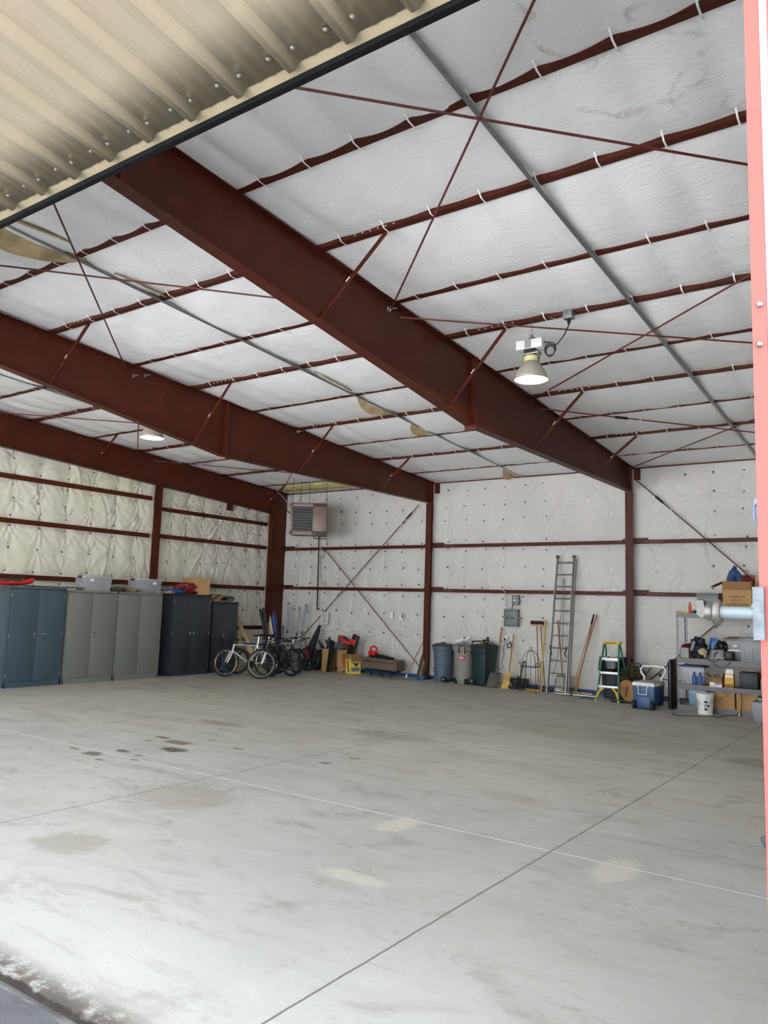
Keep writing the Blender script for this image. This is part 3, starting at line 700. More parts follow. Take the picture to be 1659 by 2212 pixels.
# ================================================================ things along the left wall
def rel(t, p): return Vector(p)-Vector(t.location)
CABD = mat('blue_grey_cabinet', (64, 80, 90), .38, var=.05, vs=1.2, spec=.45); CABG = mat('grey_cabinet', (112, 116, 110), .42, var=.05, vs=1.2); CABN = mat('dark_navy_cabinet', (46, 52, 60), .36, var=.05)
def cabinet(x, y0, w, h, dp, m, label, handles='two'):
    t = thing('storage_cabinet', label, 'cabinet', (x, y0+w/2, 0), group='steel cabinets on the left wall')
    b_ = MB(); b_.box((-dp/2-.02, 0, h/2+.0), (dp-.04, w, h), bev=.004); b_.box((-.012, 0, .055), (.024, w-.004, .11)); b_.box((-.012, 0, h-.018), (.024, w-.004, .036)); b_.box((-.012, -w/2+.012, h/2), (.024, .022, h)); b_.box((-.012, w/2-.012, h/2), (.024, .022, h)); b_.build('body', m, t, smooth=30)
    for s_ in (-1, 1):
        dw = (w-.05)/2
        b_ = MB(); b_.box((0, 0, 0), (.02, dw-.004, h-.17), bev=.003); d = b_.build('door', m, t, smooth=30); d.location = (-.006, s_*dw/2, .115+(h-.17)/2)
        for hz in (-.42, 0, .42):
            b_ = MB(); b_.cyl((.013, s_*(dw/2-.012), hz*(h-.1)-.03), (.013, s_*(dw/2-.012), hz*(h-.1)+.03), .006, n=8); b_.build('hinge', STEEL, d)
        if handles == 'one' and s_ > 0: continue
        hy = -s_*(dw/2-.06)
        b_ = MB(); b_.cyl((.01, hy, .03), (.035, hy, .03), .022, n=14)
        if s_ < 0 or handles != 'mix': b_.box((.040, hy+.005, -.02), (.012, .020, .085), bev=.004)
        else: b_.box((.040, hy+.075, .022), (.012, .13, .016), rot=(-.12, 0, 0), bev=.004)
        b_.build('handle', CHROME, d)
    return t
cabinet(-14.80, 8.255, 1.22, 1.98, .60, CABD, 'blue-grey two-door steel cabinet at the far left, red sled on top', 'mix')
cabinet(-14.80, 9.515, 1.205, 1.945, .60, CABG, 'light grey two-door steel cabinet next to the blue-grey one, bright handle')
cabinet(-14.80, 10.742, 1.215, 1.945, .60, CABG, 'light grey two-door steel cabinet, third from the left', 'one')
cabinet(-14.88, 12.33, 1.23, 1.945, .60, CABN, 'tall dark blue steel cabinet with a cardboard box on top')
cabinet(-15.00, 13.72, .89, 1.79, .48, CABN, 'shorter dark blue steel cabinet behind the bicycles, rolled mat on top', 'one')

# sled with green thing
t = thing('snow_sled', 'red plastic snow sled lying on the leftmost cabinet', 'sled', (-15.08, 8.35, 1.98))
b_ = MB()
def sled(u, v):
    e = min(1, (1-abs(u))*3.2)**.5; hw = .24*e; z = .012+.07*(abs(v)**2.4)+.09*abs(u)**3
    return (v*hw, u*.52, z)
b_.grid(np.linspace(-1, 1, 24), np.linspace(-1, 1, 12), sled); b_.build('hull', REDP, t, solid=.010)
b_ = MB(); b_.tube([(.24*min(1, (1-abs(u))*3.2)**.5*sg, u*.52, .082+.09*abs(u)**3) for sg, us in ((1, np.linspace(-.99, .99, 22)), (-1, np.linspace(.99, -.99, 22))) for u in us], .010, 6, True); b_.build('rim', REDP, t)
t = thing('green_toy_shovel', 'dark green plastic scoop lying inside the red sled', 'toy', (-15.08, 8.42, 2.02))
b_ = MB(); b_.tube([(0, -.25, .07), (0, -.05, .085), (0, .2, .08), (0, .24, .12)], .022, 8); b_.build('handle', mat('dark_green_plastic', (22, 74, 58), .4), t)
b_ = MB(); b_.box((0, -.3, .09), (.12, .10, .10), taper=.6, bev=.015); b_.build('scoop', mat('dark_green_plastic', (22, 74, 58)), t)
t = MB().box((-15.2, 9.5, 1.999), (.5, 1.25, .018)).build('flat_board', mat('dark_board', (52, 54, 54), .6), label='thin dark flat board lying across the first two cabinets', cat='board', smooth=0)
# clear tubs
CLEAR = mat('clear_plastic', (196, 200, 206), .18, alpha=.42, var=.03); CLEARL = mat('clear_plastic_lid', (206, 208, 212), .2, alpha=.6, var=.03)
def tub(loc, dims, label, lidm=CLEARL, bodym=CLEAR, rotz=0, name='storage_tub', latch=None, sticker=None, ribs=0, cat='storage tub', tp=1.12, lid=True):
    w, d, h = dims; t = thing(name, label, cat, loc, rotz)
    b_ = MB(); b_.box((0, 0, h*.47), (w/tp, d/tp, h*.94), taper=tp, bev=.012)
    for k in range(ribs):
        b_.box((-w*.36+w*.72*k/max(1, ribs-1), -d/2/tp-.008, h*.45), (w*.10, .014, h*.72), bev=.004)
    b_.build('body', bodym, t)
    b_ = MB(); b_.box((0, 0, h*.90), (w*1.02, d*1.02, h*.05), bev=.006); b_.build('rim', bodym, t)
    if lid:
        b_ = MB(); b_.box((0, 0, h-.012), (w*1.04, d*1.04, .026), bev=.008); b_.box((0, 0, h+.003), (w*.86, d*.86, .012), bev=.004); b_.build('lid', lidm, t)
    if latch:
        for s_ in (-1, 1):
            b_ = MB(); b_.box((s_*w*.53 if latch[1] == 'x' else 0, 0 if latch[1] == 'x' else s_*d*.53, h*.94), (.02 if latch[1] == 'x' else w*.3, d*.3 if latch[1] == 'x' else .02, .05), bev=.004); b_.build('latch', latch[0], t)
    if sticker:
        b_ = MB(); sx_, sz, sw, sh, face = sticker
        if face == 'x': b_.box((w/2*.985+.003, sx_, sz), (.003, sw, sh))
        else: b_.box((sx_, -d/2*.985-.004, sz), (sw, .003, sh))
        b_.build('sticker', WHITE, t, smooth=0)
    return t
PURP = mat('purple_latch', (70, 30, 60), .4)
t1 = tub((-15.08, 10.28, 1.95), (.42, .66, .31), 'clear plastic tub with white sticker and pinkish contents on the second cabinet', latch=(PURP, 'y'), sticker=(-.18, .23, .09, .06, 'x'))
t2 = tub((-15.08, 11.64, 1.95), (.42, .66, .31), 'clear plastic tub above the third cabinet, beside the folded tan cloth', latch=(PURP, 'y'), sticker=(.12, .22, .09, .06, 'x'))
for c, lab, m_, sd_ in (((-15.08, 10.3, 2.05), 'heap of pinkish purple fabric inside the first clear tub', mat('mauve_fabric', (128, 88, 112), .9, var=.4, vs=14), 2), ((-15.08, 11.7, 2.02), 'heap of grey bits inside the second clear tub', mat('grey_bits', (96, 98, 104), .8, var=.5, vs=20), 4)):
    b_ = MB(); b_.blob((0, 0, 0), (.15, .24, .08), sd_, .5, 3, 4, flat=-.06); b_.build('fabric_heap', m_, label=lab, cat='fabric', loc=c)
TANF = mat('tan_canvas', (138, 122, 92), .9, var=.3, vs=6, bump=.004, bs=18); OLV = mat('olive_canvas', (74, 70, 54), .9, var=.3, vs=6, bump=.004, bs=18)
def cloth(c, r, seed, m, label, cat='cloth', amp=.45, freq=2.2, name='folded_cloth', n=4):
    b_ = MB(); b_.blob((0, 0, r[2]), r, seed, amp, n, freq, flat=0.0); return b_.build(name, m, label=label, cat=cat, loc=c)
cloth((-15.0, 10.82, 1.947), (.2, .20, .055), 3, OLV, 'folded dark olive canvas between the two clear tubs')
cloth((-15.0, 11.18, 1.947), (.2, .24, .045), 5, TANF, 'folded tan canvas between the two clear tubs')
cloth((-15.0, 12.43, 1.947), (.22, .28, .06), 8, mat('blue_tarp', (36, 76, 150), .45, var=.3, vs=9, bump=.004, bs=22), 'crumpled blue tarp on the dark cabinet beside the clear tub')
cloth((-14.98, 12.28, 1.947), (.16, .16, .035), 9, mat('tan_paper', (186, 160, 112), .8, var=.2), 'crumpled tan paper sticking out under the blue tarp', cat='paper')
cloth((-15.02, 12.78, 1.947), (.22, .27, .14), 12, mat('red_nylon', (122, 20, 24), .55, var=.35, vs=10, bump=.005, bs=16), 'dark red nylon bag heaped on the tall dark cabinet', cat='bag', name='nylon_bag')
cloth((-14.95, 12.62, 1.947), (.12, .13, .075), 14, mat('dark_green_fabric', (30, 48, 36), .8, var=.5, vs=20), 'small dark green bundle between blue tarp and red bag')
cloth((-14.94, 12.95, 1.947), (.10, .14, .04), 16, BLACK, 'black strap bundle in front of the cardboard box')

def carton(loc, dims, label, rotz=0, flaps=None, m=CARD, name='cardboard_box', cat='box', grp=None):
    """open-topped corrugated box; flaps: list of (side, angle) with side in n s e w"""
    w, d, h = dims; t = thing(name, label, cat, loc, rotz, grp); th = .006
    b_ = MB()
    b_.box((0, 0, th/2), (w, d, th)); b_.box((0, -d/2+th/2, h/2), (w, th, h)); b_.box((0, d/2-th/2, h/2), (w, th, h)); b_.box((-w/2+th/2, 0, h/2), (th, d, h)); b_.box((w/2-th/2, 0, h/2), (th, d, h))
    if flaps is None: b_.box((0, 0, h-th/2), (w, d, th))
    b_.build('body', m, t, smooth=0)
    for sd_, ang in (flaps or []):
        fl_ = MB(); L_ = (d if sd_ in 'ns' else w)/2*.9; a = math.radians(ang)   # angle from straight up, outwards
        W_ = (w if sd_ in 'ns' else d)*.98
        ox = {'n': (0, 1), 's': (0, -1), 'e': (1, 0), 'w': (-1, 0)}[sd_]
        cx_, cy_ = ox[0]*(w/2), ox[1]*(d/2)
        e = Vector((ox[0]*math.sin(a), ox[1]*math.sin(a), math.cos(a))); sdv = Vector((-ox[1], ox[0], 0)); nn = sdv.cross(e)*th/2
        base = Vector((cx_, cy_, h)); c4 = [base-sdv*W_/2-nn, base+sdv*W_/2-nn, base+sdv*W_/2+nn, base-sdv*W_/2+nn]
        fl_.skin([[fl_.v(p) for p in c4], [fl_.v(p+e*L_) for p in c4]])
        fl_.build('flap', CARDD if ang > 100 else m, t, smooth=0)
    return t
INK = mat('black_ink', (30, 28, 26), .8)
b1 = carton((-15.10, 13.22, 1.947), (.50, .50, .41), 'tan cardboard box on the tall dark cabinet, faint writing on its side', rotz=-.30)
text('EZ', .10, INK, b1, (-.08, -.254, .22), (PI/2, 0, 0), depth=.0003); text('TY', .07, mat('faint_marker', (120, 92, 60), .8), b1, (.254, .02, .34), (PI/2, 0, PI/2), depth=.0003)
b_ = MB(); b_.box((-.0, 0, 0), (.34, .52, .016), rot=(.02, 0, .1)); b_.build('wood_board', mat('old_board', (86, 62, 54), .7, var=.2), label='brown board lying beside the cardboard box above the short cabinet', cat='board', loc=(-15.25, 13.78, 1.955), smooth=0)
t = thing('rolled_mat', 'grey rubber mat rolled up on the shorter dark cabinet', 'mat', (-15.22, 14.28, 1.792))
b_ = MB(); sp = [((.07+.010*k/6)*math.cos(k*.55)*1.4, (.07+.010*k/6)*math.sin(k*.55)*.8+.085) for k in range(0, 15)]
pr_ = [(-.42, .02), (-.3, .012), (-.15, .006), (.0, .0), (.1, .004), (.18, .03), (.21, .065), (.18, .10), (.1, .125), (.0, .13), (-.08, .12), (-.04, .095), (.06, .09), (.13, .07), (.12, .045), (.05, .03)]
pr_ = [(a, b+.012) for a, b in pr_]
A = [b_.v((-.2, a, b)) for a, b in pr_]; B = [b_.v((.2, a, b)) for a, b in pr_]
for q in range(len(pr_)-1): b_.bm.faces.new((A[q], A[q+1], B[q+1], B[q]))
b_.build('sheet', mat('grey_mat', (92, 96, 100), .85, bump=.001), t, solid=.018)
b_ = MB(); b_.box((0, .0, 0), (.3, .30, .012), rot=(.5, 0, 0)); b_.build('cardboard_strip', CARD, label='tan cardboard strip folded down from under the box', cat='cardboard', loc=(-15.1, 13.95, 1.885), smooth=0)
b_ = MB(); b_.box((0, 0, 0), (.42, .42, .03)); b_.build('cardboard_sheet', CARD, label='flat cardboard piece under the rolled grey mat', cat='cardboard', loc=(-15.24, 13.95, 1.806), smooth=0)

# ================================================================ leaning planks and skis
def plank(pb, pt, w, th, m, label, name='plank', cat='board', parts=None, face=None, tip=False, grp=None):
    pb, pt = Vector(pb), Vector(pt); t = thing(name, label, cat, pb, group=grp); d = pt-pb; Ln = d.length; u = d.normalized()
    fdir = Vector(face) if face else Vector((-pb.x*.6, -pb.y, 0)); s_ = u.cross(fdir).normalized(); n_ = s_.cross(u).normalized()
    b_ = MB(); rings = []
    for k, (f_, ww, off) in enumerate(((0, .75, .02), (.03, 1, .005), (.5, .78, 0), (.9, 1, 0), (.96, .85, .02), (.99, .4, .055)) if tip else ((0, 1, 0), (1, 1, 0))):
        c = d*f_+n_*off*1.0; rings.append([b_.v(c+s_*(w/2*ww)*a+n_*(th/2)*b) for a, b in ((-1, -1), (1, -1), (1, 1), (-1, 1))])
    b_.skin(rings); b_.build('board' if not tip else 'ski_body', m, t, smooth=20)
    if tip:
        c = d*.47+n_*.02; b_ = MB()
        for q, (o_, L_) in enumerate(((-.10, .07), (.12, .09))):
            cc = c+u*o_; rings = [[b_.v(cc+u*e+s_*(w*.36)*a+n_*b) for a, b in ((-1, 0), (1, 0), (.7, .05), (-.7, .05))] for e in (-L_/2, L_/2)]; b_.skin(rings)
        b_.build('binding', BLACK, t, smooth=20)
    return t
yb = 16.75
def skis(px, pyt, pxb, pyb, m, label, X=None, Y=16.9, w=.085):
    top = aY(px, pyt, Y); base = fl(pxb, pyb); base = Vector((base.x, min(base.y, 16.85), 0)); base = aY(pxb, pyb, 16.7); base.z = .0
    if px < 600: top = aX(px, pyt, -15.84); base = aX(pxb, pyb, -15.35); base.z = 0
    return plank(base, top, w, .012, m, label, 'ski', 'ski', tip=True, grp='skis in the corner')
skis(562, 1315, 585, 1440, BLACK, 'leftmost black ski leaning in the corner'); skis(568, 1313, 590, 1440, mat('dark_grey_ski', (48, 50, 56), .35), 'dark grey ski just right of the leftmost black ski')
skis(574, 1328, 596, 1440, mat('yellow_ski', (214, 160, 40), .4), 'yellow ski leaning in the corner'); skis(580, 1323, 600, 1440, mat('white_ski', (224, 222, 210), .35), 'white ski standing between the yellow and the blue ones')
skis(587, 1311, 606, 1440, mat('blue_ski', (34, 78, 156), .35), 'bright blue ski leaning against the corner column'); skis(592, 1316, 610, 1440, mat('purple_ski', (88, 46, 92), .4), 'purple and blue ski behind the bright blue one')
SIL = mat('silver_ski', (112, 110, 110), .4, metal=0, var=.15)
for a, b in (((624, 1300), (617, 1440)), ((648, 1310), (632, 1440)), ((663, 1303), (640, 1440))):
    lab = {624: 'tall silver ski standing just right of the corner column', 648: 'silver ski, middle one of the three pale skis', 663: 'silver ski furthest right, tip beside the wall pipe'}[a[0]]
    skis(a[0], a[1], b[0], b[1], SIL, lab)
for px, py, lab in ((612, 1348, 'left'), (608, 1360, 'right')):
    pass
# ski poles
for k, (px, py, bx, lab) in enumerate(((606, 1345, 604, 'first thin black ski pole by the corner column'), (612, 1352, 610, 'second thin black ski pole by the corner column'), (600, 1350, 596, 'third thin black ski pole in front of the blue ski'))):
    a = aY(bx, 1445, 16.55); a.z = 0; b = aY(px, py, 16.8); t = thing('ski_pole', lab, 'ski pole', a, group='ski poles'); d = b-a
    b_ = MB(); b_.cyl((0, 0, 0), d, .008, n=8); b_.build('shaft', BLACKM, t); b_ = MB(); b_.cyl(d*.88, d, .015, .018, n=10); b_.build('grip', BLACK, t); b_ = MB(); b_.cyl(d*.06, d*.065, .05, n=14); b_.build('basket', BLACK, t)
# cardboard tube / plank left of the skis
plank((-15.2, 14.86, 0), (-15.62, 14.98, 1.66), .19, .03, CARD, 'tall narrow cardboard carton standing between short cabinet and bicycles', 'cardboard_carton', 'box', face=(1, -.8, 0))
plank((-14.75, 15.25, 0), (-15.45, 15.0, 1.38), .11, .03, WOOD, 'pale yellow wooden plank leaning beside the tall carton', 'wooden_plank', 'board', face=(1, -.9, 0))
plank((-14.9, 15.5, 0), (-15.6, 15.35, .62), .09, .04, WOOD, 'short tan board leaning behind the white bicycle', 'wooden_plank', 'board', face=(1, -.9, 0))
b_ = MB(); b_.box((0, 0, .02), (.06, .9, .04), rot=(0, 0, .2)); b_.build('wood_strip', WOOD, label='pale wood strip on the floor behind the front bicycle wheel', cat='board', loc=(-14.5, 14.9, 0), smooth=0)

# ================================================================ bicycles
RIMM = mat('bright_rim', (206, 206, 204), .25, metal=.7); SPK_M = mat('spoke_steel', (120, 122, 124), .35, metal=.8)
TYRE = mat('tyre_rubber', (40, 39, 38), .8)
def wheel(t, c, axis, R, name, rimm):
    """wheel thing-part with sub-parts; axis: hub direction"""
    ax = Vector(axis).normalized(); u = ax.cross(Vector((0, 0, 1))).normalized(); v = Vector((0, 0, 1)); c = Vector(c)
    def circ(r, n=40): return [c+u*(r*math.cos(2*PI*k/n))+v*(r*math.sin(2*PI*k/n)) for k in range(n)]
    b_ = MB(); b_.tube(circ(R-.024), .024, 8, True); w = b_.build(name, TYRE, t)
    b_ = MB(); b_.tube(circ(R-.054), .014, 6, True); b_.build('rim', rimm, w)
    b_ = MB()
    for k in range(28):
        a = 2*PI*k/28; e = c+u*((R-.055)*math.cos(a))+v*((R-.055)*math.sin(a)); b_.cyl(c+ax*(.03 if k % 2 else -.03), e, .0014, n=4, caps=False)
    b_.build('spokes', SPK_M, w, kind='stuff')
    b_ = MB(); b_.cyl(c-ax*.045, c+ax*.045, .018, n=12); b_.build('hub', SPK_M, w); return w
def bicycle(front, rear_dir, steer, label, fm, forkm, rimf, rimr, seat_h=.92, R=.33, hb=.60, flat=True, grp='bicycles in the corner'):
    fr = Vector(front); fr.z = 0; a = math.atan2(-rear_dir[1], -rear_dir[0])      # heading: local +x points to the front wheel
    t = thing('bicycle', label, 'bicycle', fr - Vector((math.cos(a), math.sin(a), 0))*1.05, a, group=grp)
    rw, fw_ = Vector((0, 0, R)), Vector((1.05, 0, R)); bb = Vector((.43, 0, .29)); st = Vector((.27, 0, .78)); hd0, hd1 = Vector((.90, 0, .62)), Vector((.86, 0, .78))
    wheel(t, rw, (0, 1, 0), R, 'rear_wheel', rimr)
    sa = steer; sax = Vector((-math.sin(sa), math.cos(sa), 0)); wheel(t, fw_, sax, R, 'front_wheel', rimf)
    b_ = MB(); b_.tube([bb, st], .016, 10); b_.tube([st-Vector((0, 0, .04)), hd1-Vector((0, 0, .02))], .018, 10); b_.tube([bb, hd0], .021, 10); b_.tube([hd0, hd1], .024, 10)
    for s_ in (-1, 1):
        b_.tube([bb+Vector((0, s_*.03, 0)), rw+Vector((0, s_*.06, 0))], .010, 8); b_.tube([st+Vector((0, s_*.02, -.05)), rw+Vector((0, s_*.06, 0))], .009, 8)
    b_.build('frame', fm, t)
    b_ = MB()
    for s_ in (-1, 1): b_.tube([hd0+sax*(s_*.055)+Vector((.015, 0, .0)), hd0.lerp(fw_, .5)+sax*(s_*.058), fw_+sax*(s_*.058)], [.016, .020, .016], 10)
    b_.box(hd0+Vector((.01, 0, -.01)), (.04, .15, .03), rot=(0, 0, sa), bev=.006); b_.build('fork', forkm, t)
    b_ = MB(); top = hd1+Vector((-.02, 0, .06)); fwd = Vector((math.cos(sa), math.sin(sa), 0)); b_.tube([hd1, top, top+fwd*.08], .014, 8); bc = top+fwd*.08
    b_.tube([bc-sax*hb/2+Vector((-.02, 0, .05)), bc-sax*.12+Vector((0, 0, .035)), bc, bc+sax*.12+Vector((0, 0, .035)), bc+sax*hb/2+Vector((-.02, 0, .05))], .011, 8); hbar = b_.build('handlebar', BLACKM, t)
    for s_ in (-1, 1):
        e = bc+sax*(s_*hb/2)+Vector((-.02, 0, .05)); b_ = MB(); b_.cyl(e-sax*(s_*.11), e, .017, n=10); b_.build('grip', BLACK, hbar)
        b_ = MB(); b_.tube([e-sax*(s_*.15)+fwd*.02, e-sax*(s_*.14)+fwd*.06-Vector((0, 0, .02)), e-sax*(s_*.05)+fwd*.06-Vector((0, 0, .03))], .006, 6); b_.build('brake_lever', CHROME, hbar)
    b_ = MB(); b_.tube([st-Vector((.0, 0, .1)), Vector((st.x-.035, 0, seat_h-.04))], .014, 8); b_.build('seat_post', CHROME, t)
    b_ = MB(); sx_ = st.x-.04; rings = []
    for q, (o_, w_, z_) in enumerate(((-.12, .10, .035), (-.11, .15, .045), (-.04, .13, .035), (.04, .055, .03), (.13, .04, .028), (.15, .015, .015))):
        rings.append([b_.v((sx_+o_, w_/2*c_, seat_h-.02+z_*zz)) for c_, zz in ((-1, .2), (-.6, 1), (.6, 1), (1, .2), (.5, -.3), (-.5, -.3))])
    b_.skin(rings); b_.build('saddle', BLACK, t)
    b_ = MB(); b_.cyl(bb+Vector((0, .045, 0)), bb+Vector((0, .052, 0)), .085, n=24); b_.tube([bb+Vector((0, -.06, 0)), bb+Vector((0, .06, 0)), bb+Vector((.1, .07, -.13)), bb+Vector((.1, .12, -.13))], .010, 6); b_.tube([bb-Vector((0, .06, 0)), bb+Vector((-.1, -.07, .13)), bb+Vector((-.1, -.12, .13))], .010, 6)
    b_.box(bb+Vector((.1, .12, -.13)), (.09, .09, .02)); b_.box(bb+Vector((-.1, -.12, .13)), (.09, .09, .02)); b_.build('crankset', BLACKM, t)
    b_ = MB(); b_.tube([bb+Vector((0, .048, .08)), rw+Vector((0, .048, .04))], .005, 5); b_.tube([bb+Vector((0, .048, -.08)), rw+Vector((.05, .048, -.09)), rw+Vector((0, .048, -.04))], .005, 5); b_.build('chain', BLACKM, t)
    return t
SILP = mat('silver_frame', (206, 208, 212), .3, metal=.3); NAVY = mat('navy_frame', (24, 34, 84), .3); DKF = mat('black_frame', (30, 30, 34), .3); WFK = mat('whitish_fork', (222, 216, 210), .3)
BLKRIM = mat('black_rim', (34, 34, 36), .3)
def dirv(deg): return (math.cos(math.radians(deg)), math.sin(math.radians(deg)))
bicycle((-14.02, 13.34, 0), dirv(66), .15, 'silver and blue bicycle furthest left, white front fork turned to the camera', SILP, WFK, RIMM, RIMM, 1.0, R=.34)
bicycle((-13.12, 13.62, 0), dirv(88), -.62, 'dark bicycle whose large bright-rimmed front wheel is nearest to the camera', DKF, WFK, RIMM, BLKRIM, .88, R=.35)
bicycle((-13.34, 14.25, 0), dirv(96), .1, 'navy blue bicycle jammed behind the nearest bright-rimmed wheel', NAVY, BLACKM, BLKRIM, BLKRIM, .93)
bicycle((-13.92, 16.28, 0), dirv(236), .15, 'grey bicycle on the right of the cluster, its front wheel towards the wall', mat('grey_frame', (150, 152, 158), .3, metal=.3), mat('red_white_fork', (150, 40, 42), .35), BLKRIM, BLKRIM, .86)
bicycle((-14.35, 14.0, 0), dirv(58), -.1, 'second dark blue bicycle behind the silver one, only saddle and bars showing', NAVY, BLACKM, BLKRIM, BLKRIM, .98)
# kick stool / small blue pogo seat by the cabinet
t = thing('kids_scooter', 'small blue scooter with a flat black seat in front of the short cabinet', 'scooter', (-14.25, 13.42, 0))
b_ = MB(); b_.tube([(0, 0, .10), (.0, .03, .35), (0, .01, .54)], .016, 8); b_.build('post', mat('blue_metal', (34, 54, 120), .35), t)
b_ = MB(); b_.box((0, 0, .57), (.16, .24, .03), bev=.01); b_.build('seat', BLACK, t)
b_ = MB(); b_.cyl((-.02, 0, .07), (.02, 0, .07), .07, n=20); b_.build('wheel', BLACK, t)
b_ = MB(); b_.tube([(0, -.05, .08), (0, .0, .12), (0, .20, .10)], .018, 8); b_.cyl((-.02, .22, .06), (.02, .22, .06), .06, n=18); b_.build('base_arm', mat('blue_metal', (34, 54, 120)), t)

# ================================================================ boxes, bags and seat by the back wall
def bagm(): return mat('black_nylon', (26, 27, 30), .6, var=.35, vs=12, bump=.004, bs=14)
t = thing('ski_bag', 'long black bag leaning on the wall under the white notice', 'bag', (-14.35, 16.55, 0))
b_ = MB(); b_.tube([(0, 0, .04), (.12, .12, .5), (.25, .25, 1.0), (.30, .30, 1.22)], [.10, .12, .075, .04], 10); b_.build('body', bagm(), t)
b_ = MB(); b_.tube([(.07, -.05, .9), (.17, -.10, .6), (.16, -.12, .3)], .010, 6); b_.build('strap', BLACK, t)
cloth((-14.0, 16.75, 0), (.22, .16, .26), 21, bagm(), 'bulky black bag on the floor behind the right bicycle wheel', cat='bag', name='black_bag')
# tall boxes with black car-rack parts
c1 = carton((-13.58, 16.72, 0), (.30, .30, .60), 'tall tan cardboard box left of the colourful box, black gear sticking out', rotz=.35, flaps=[('e', 30)])
c2 = carton((-13.12, 16.85, 0), (.34, .26, .60), 'tall tan cardboard box behind the colourful box', rotz=.25, flaps=[('w', 15), ('n', 10)])
def gear(c, seed, label, m, nm='folded_camp_gear', s=1.0):
    r_ = random.Random(seed); t = thing(nm, label, 'gear', c)
    for k in range(4):
        b_ = MB(); p = Vector((r_.uniform(-.08, .08), r_.uniform(-.05, .05), r_.uniform(-.05, .15)))*s; d = Vector((r_.uniform(-.25, .15), r_.uniform(-.08, .08), r_.uniform(.2, .5)))*s
        b_.tube([p, p+d*.5+Vector((.03, 0, 0)), p+d], [.035*s, .045*s, .025*s], 8); b_.build('frame_bar', m, t)
    return t
gear((-13.60, 16.66, .45), 4, 'black folded bars and straps poking out of the left tall box', bagm())
t = thing('luggage_cart', 'black folding cart leaning across the tall cardboard boxes', 'frame', (-13.35, 16.45, 0))
b_ = MB(); b_.box((.02, 0, .42), (.10, .03, .86), rot=(0, .13, 0)); b_.box((.10, .02, .42), (.025, .025, .80), rot=(0, .1, 0)); b_.build('bar', BLACK, t, smooth=0)
# colourful product box
COLB = mat('yellow_print', (238, 212, 96), .5, var=.03); c3 = carton((-12.77, 16.68, 0), (.46, .32, .52), 'colourful orange, yellow and black printed box with open flaps holding red gear', rotz=-.42, flaps=[('s', 168), ('e', 165)], m=COLB, name='printed_box')
b_ = MB(); b_.box((-.12, -.162, .20), (.20, .002, .38)); b_.build('orange_print', mat('orange_print', (226, 84, 28), .5), c3, smooth=0)
b_ = MB(); b_.prism([(-.16, .02), (-.12, .30), (-.02, .04)], -.165, -.1635, 'xz'); b_.prism([(.06, .34), (.14, .05), (.19, .05), (.10, .34)], -.165, -.1635, 'xz'); b_.build('black_print', INK, c3, smooth=0)
b_ = MB(); b_.prism([(-.12, .06), (-.105, .26), (-.06, .06)], -.167, -.166, 'xz'); b_.box((-.19, -.164, .15), (.035, .002, .20)); b_.build('white_print', WHITE, c3, smooth=0)
b_ = MB(); b_.box((.233, 0, .12), (.002, .24, .10)); b_.build('grey_print', mat('grey_print', (120, 124, 140), .5), c3, smooth=0)
b_ = MB(); b_.prism([(-.1, .30), (.02, .19), (.12, .31), (.03, .27)], .234, .236, 'yz'); b_.build('black_print', INK, c3, smooth=0)
t = thing('red_snow_gear', 'red and black plastic toy machine heaped on the printed box', 'toy', (-12.84, 16.72, .70))
b_ = MB(); b_.box((-.10, 0, .12), (.46, .20, .10), rot=(0, .35, .1), taper=.7, bev=.03); b_.box((-.32, 0, .20), (.14, .16, .16), rot=(0, -.5, 0), taper=.5, bev=.03); b_.build('red_shell', REDP, t)
b_ = MB(); b_.box((.12, -.06, .02), (.20, .10, .62), rot=(0, .38, 0), bev=.02); b_.build('black_frame', BLACK, t)
b_ = MB(); b_.box((.15, -.12, .13), (.17, .03, .14), rot=(0, .38, 0), bev=.02); b_.build('red_panel', REDP, t)
for k in range(3):
    b_ = MB(); b_.lathe([(.02, 0), (.035, .02), (.035, .05), (.02, .07)], 12, c=(-.20+.07*k, -.05, .20-.03*k)); b_.build('knob', BLACK, t)
b_ = MB(); b_.tube([(-.42, -.02, .02), (-.40, -.02, .28)], .022, 8); b_.build('handle', BLACK, t)
cloth((-13.1, 16.6, .60), (.2, .14, .10), 27, mat('grey_cord_heap', (84, 88, 88), .6, var=.6, vs=30), 'heap of grey and black cords between the tall boxes', cat='cords', name='cord_heap')
# van bench seat with blower on top
SEAT = mat('brown_vinyl_seat', (112, 98, 84), .45, var=.12, vs=4, bump=.002, bs=20)
t = thing('van_bench_seat', 'grey-brown vinyl vehicle bench seat lying on the floor by the wall', 'bench seat', (-11.75, 16.72, 0), -.22)
b_ = MB(); b_.box((0, 0, .27), (1.24, .42, .20), bev=.05); b_.build('cushion', SEAT, t)
b_ = MB(); b_.box((-.02, .03, .405), (1.22, .40, .10), rot=(0, .02, 0), bev=.045); b_.build('backrest', SEAT, t)
b_ = MB(); b_.tube([(.62, -.17, .38), (.66, -.17, .30), (.63, -.17, .18)], .035, 8); b_.build('side_bolster', SEAT, t)
b_ = MB(); b_.box((-.03, 0, .155), (1.05, .30, .035)); b_.build('seat_pan', BLACKM, t, smooth=0)
for px_ in (-.34, .12):
    for py_ in (-.14, .14):
        b_ = MB(); b_.tube([(px_-.04, py_, .15), (px_+.02, py_, .07), (px_-.0, py_, .015), (px_+.05, py_, .012)], .016, 6); b_.build('leg', BLACKM, t)
t = thing('leaf_blower', 'red and black leaf blower lying on the bench seat', 'leaf blower', (-11.95, 16.66, .475), -.18)
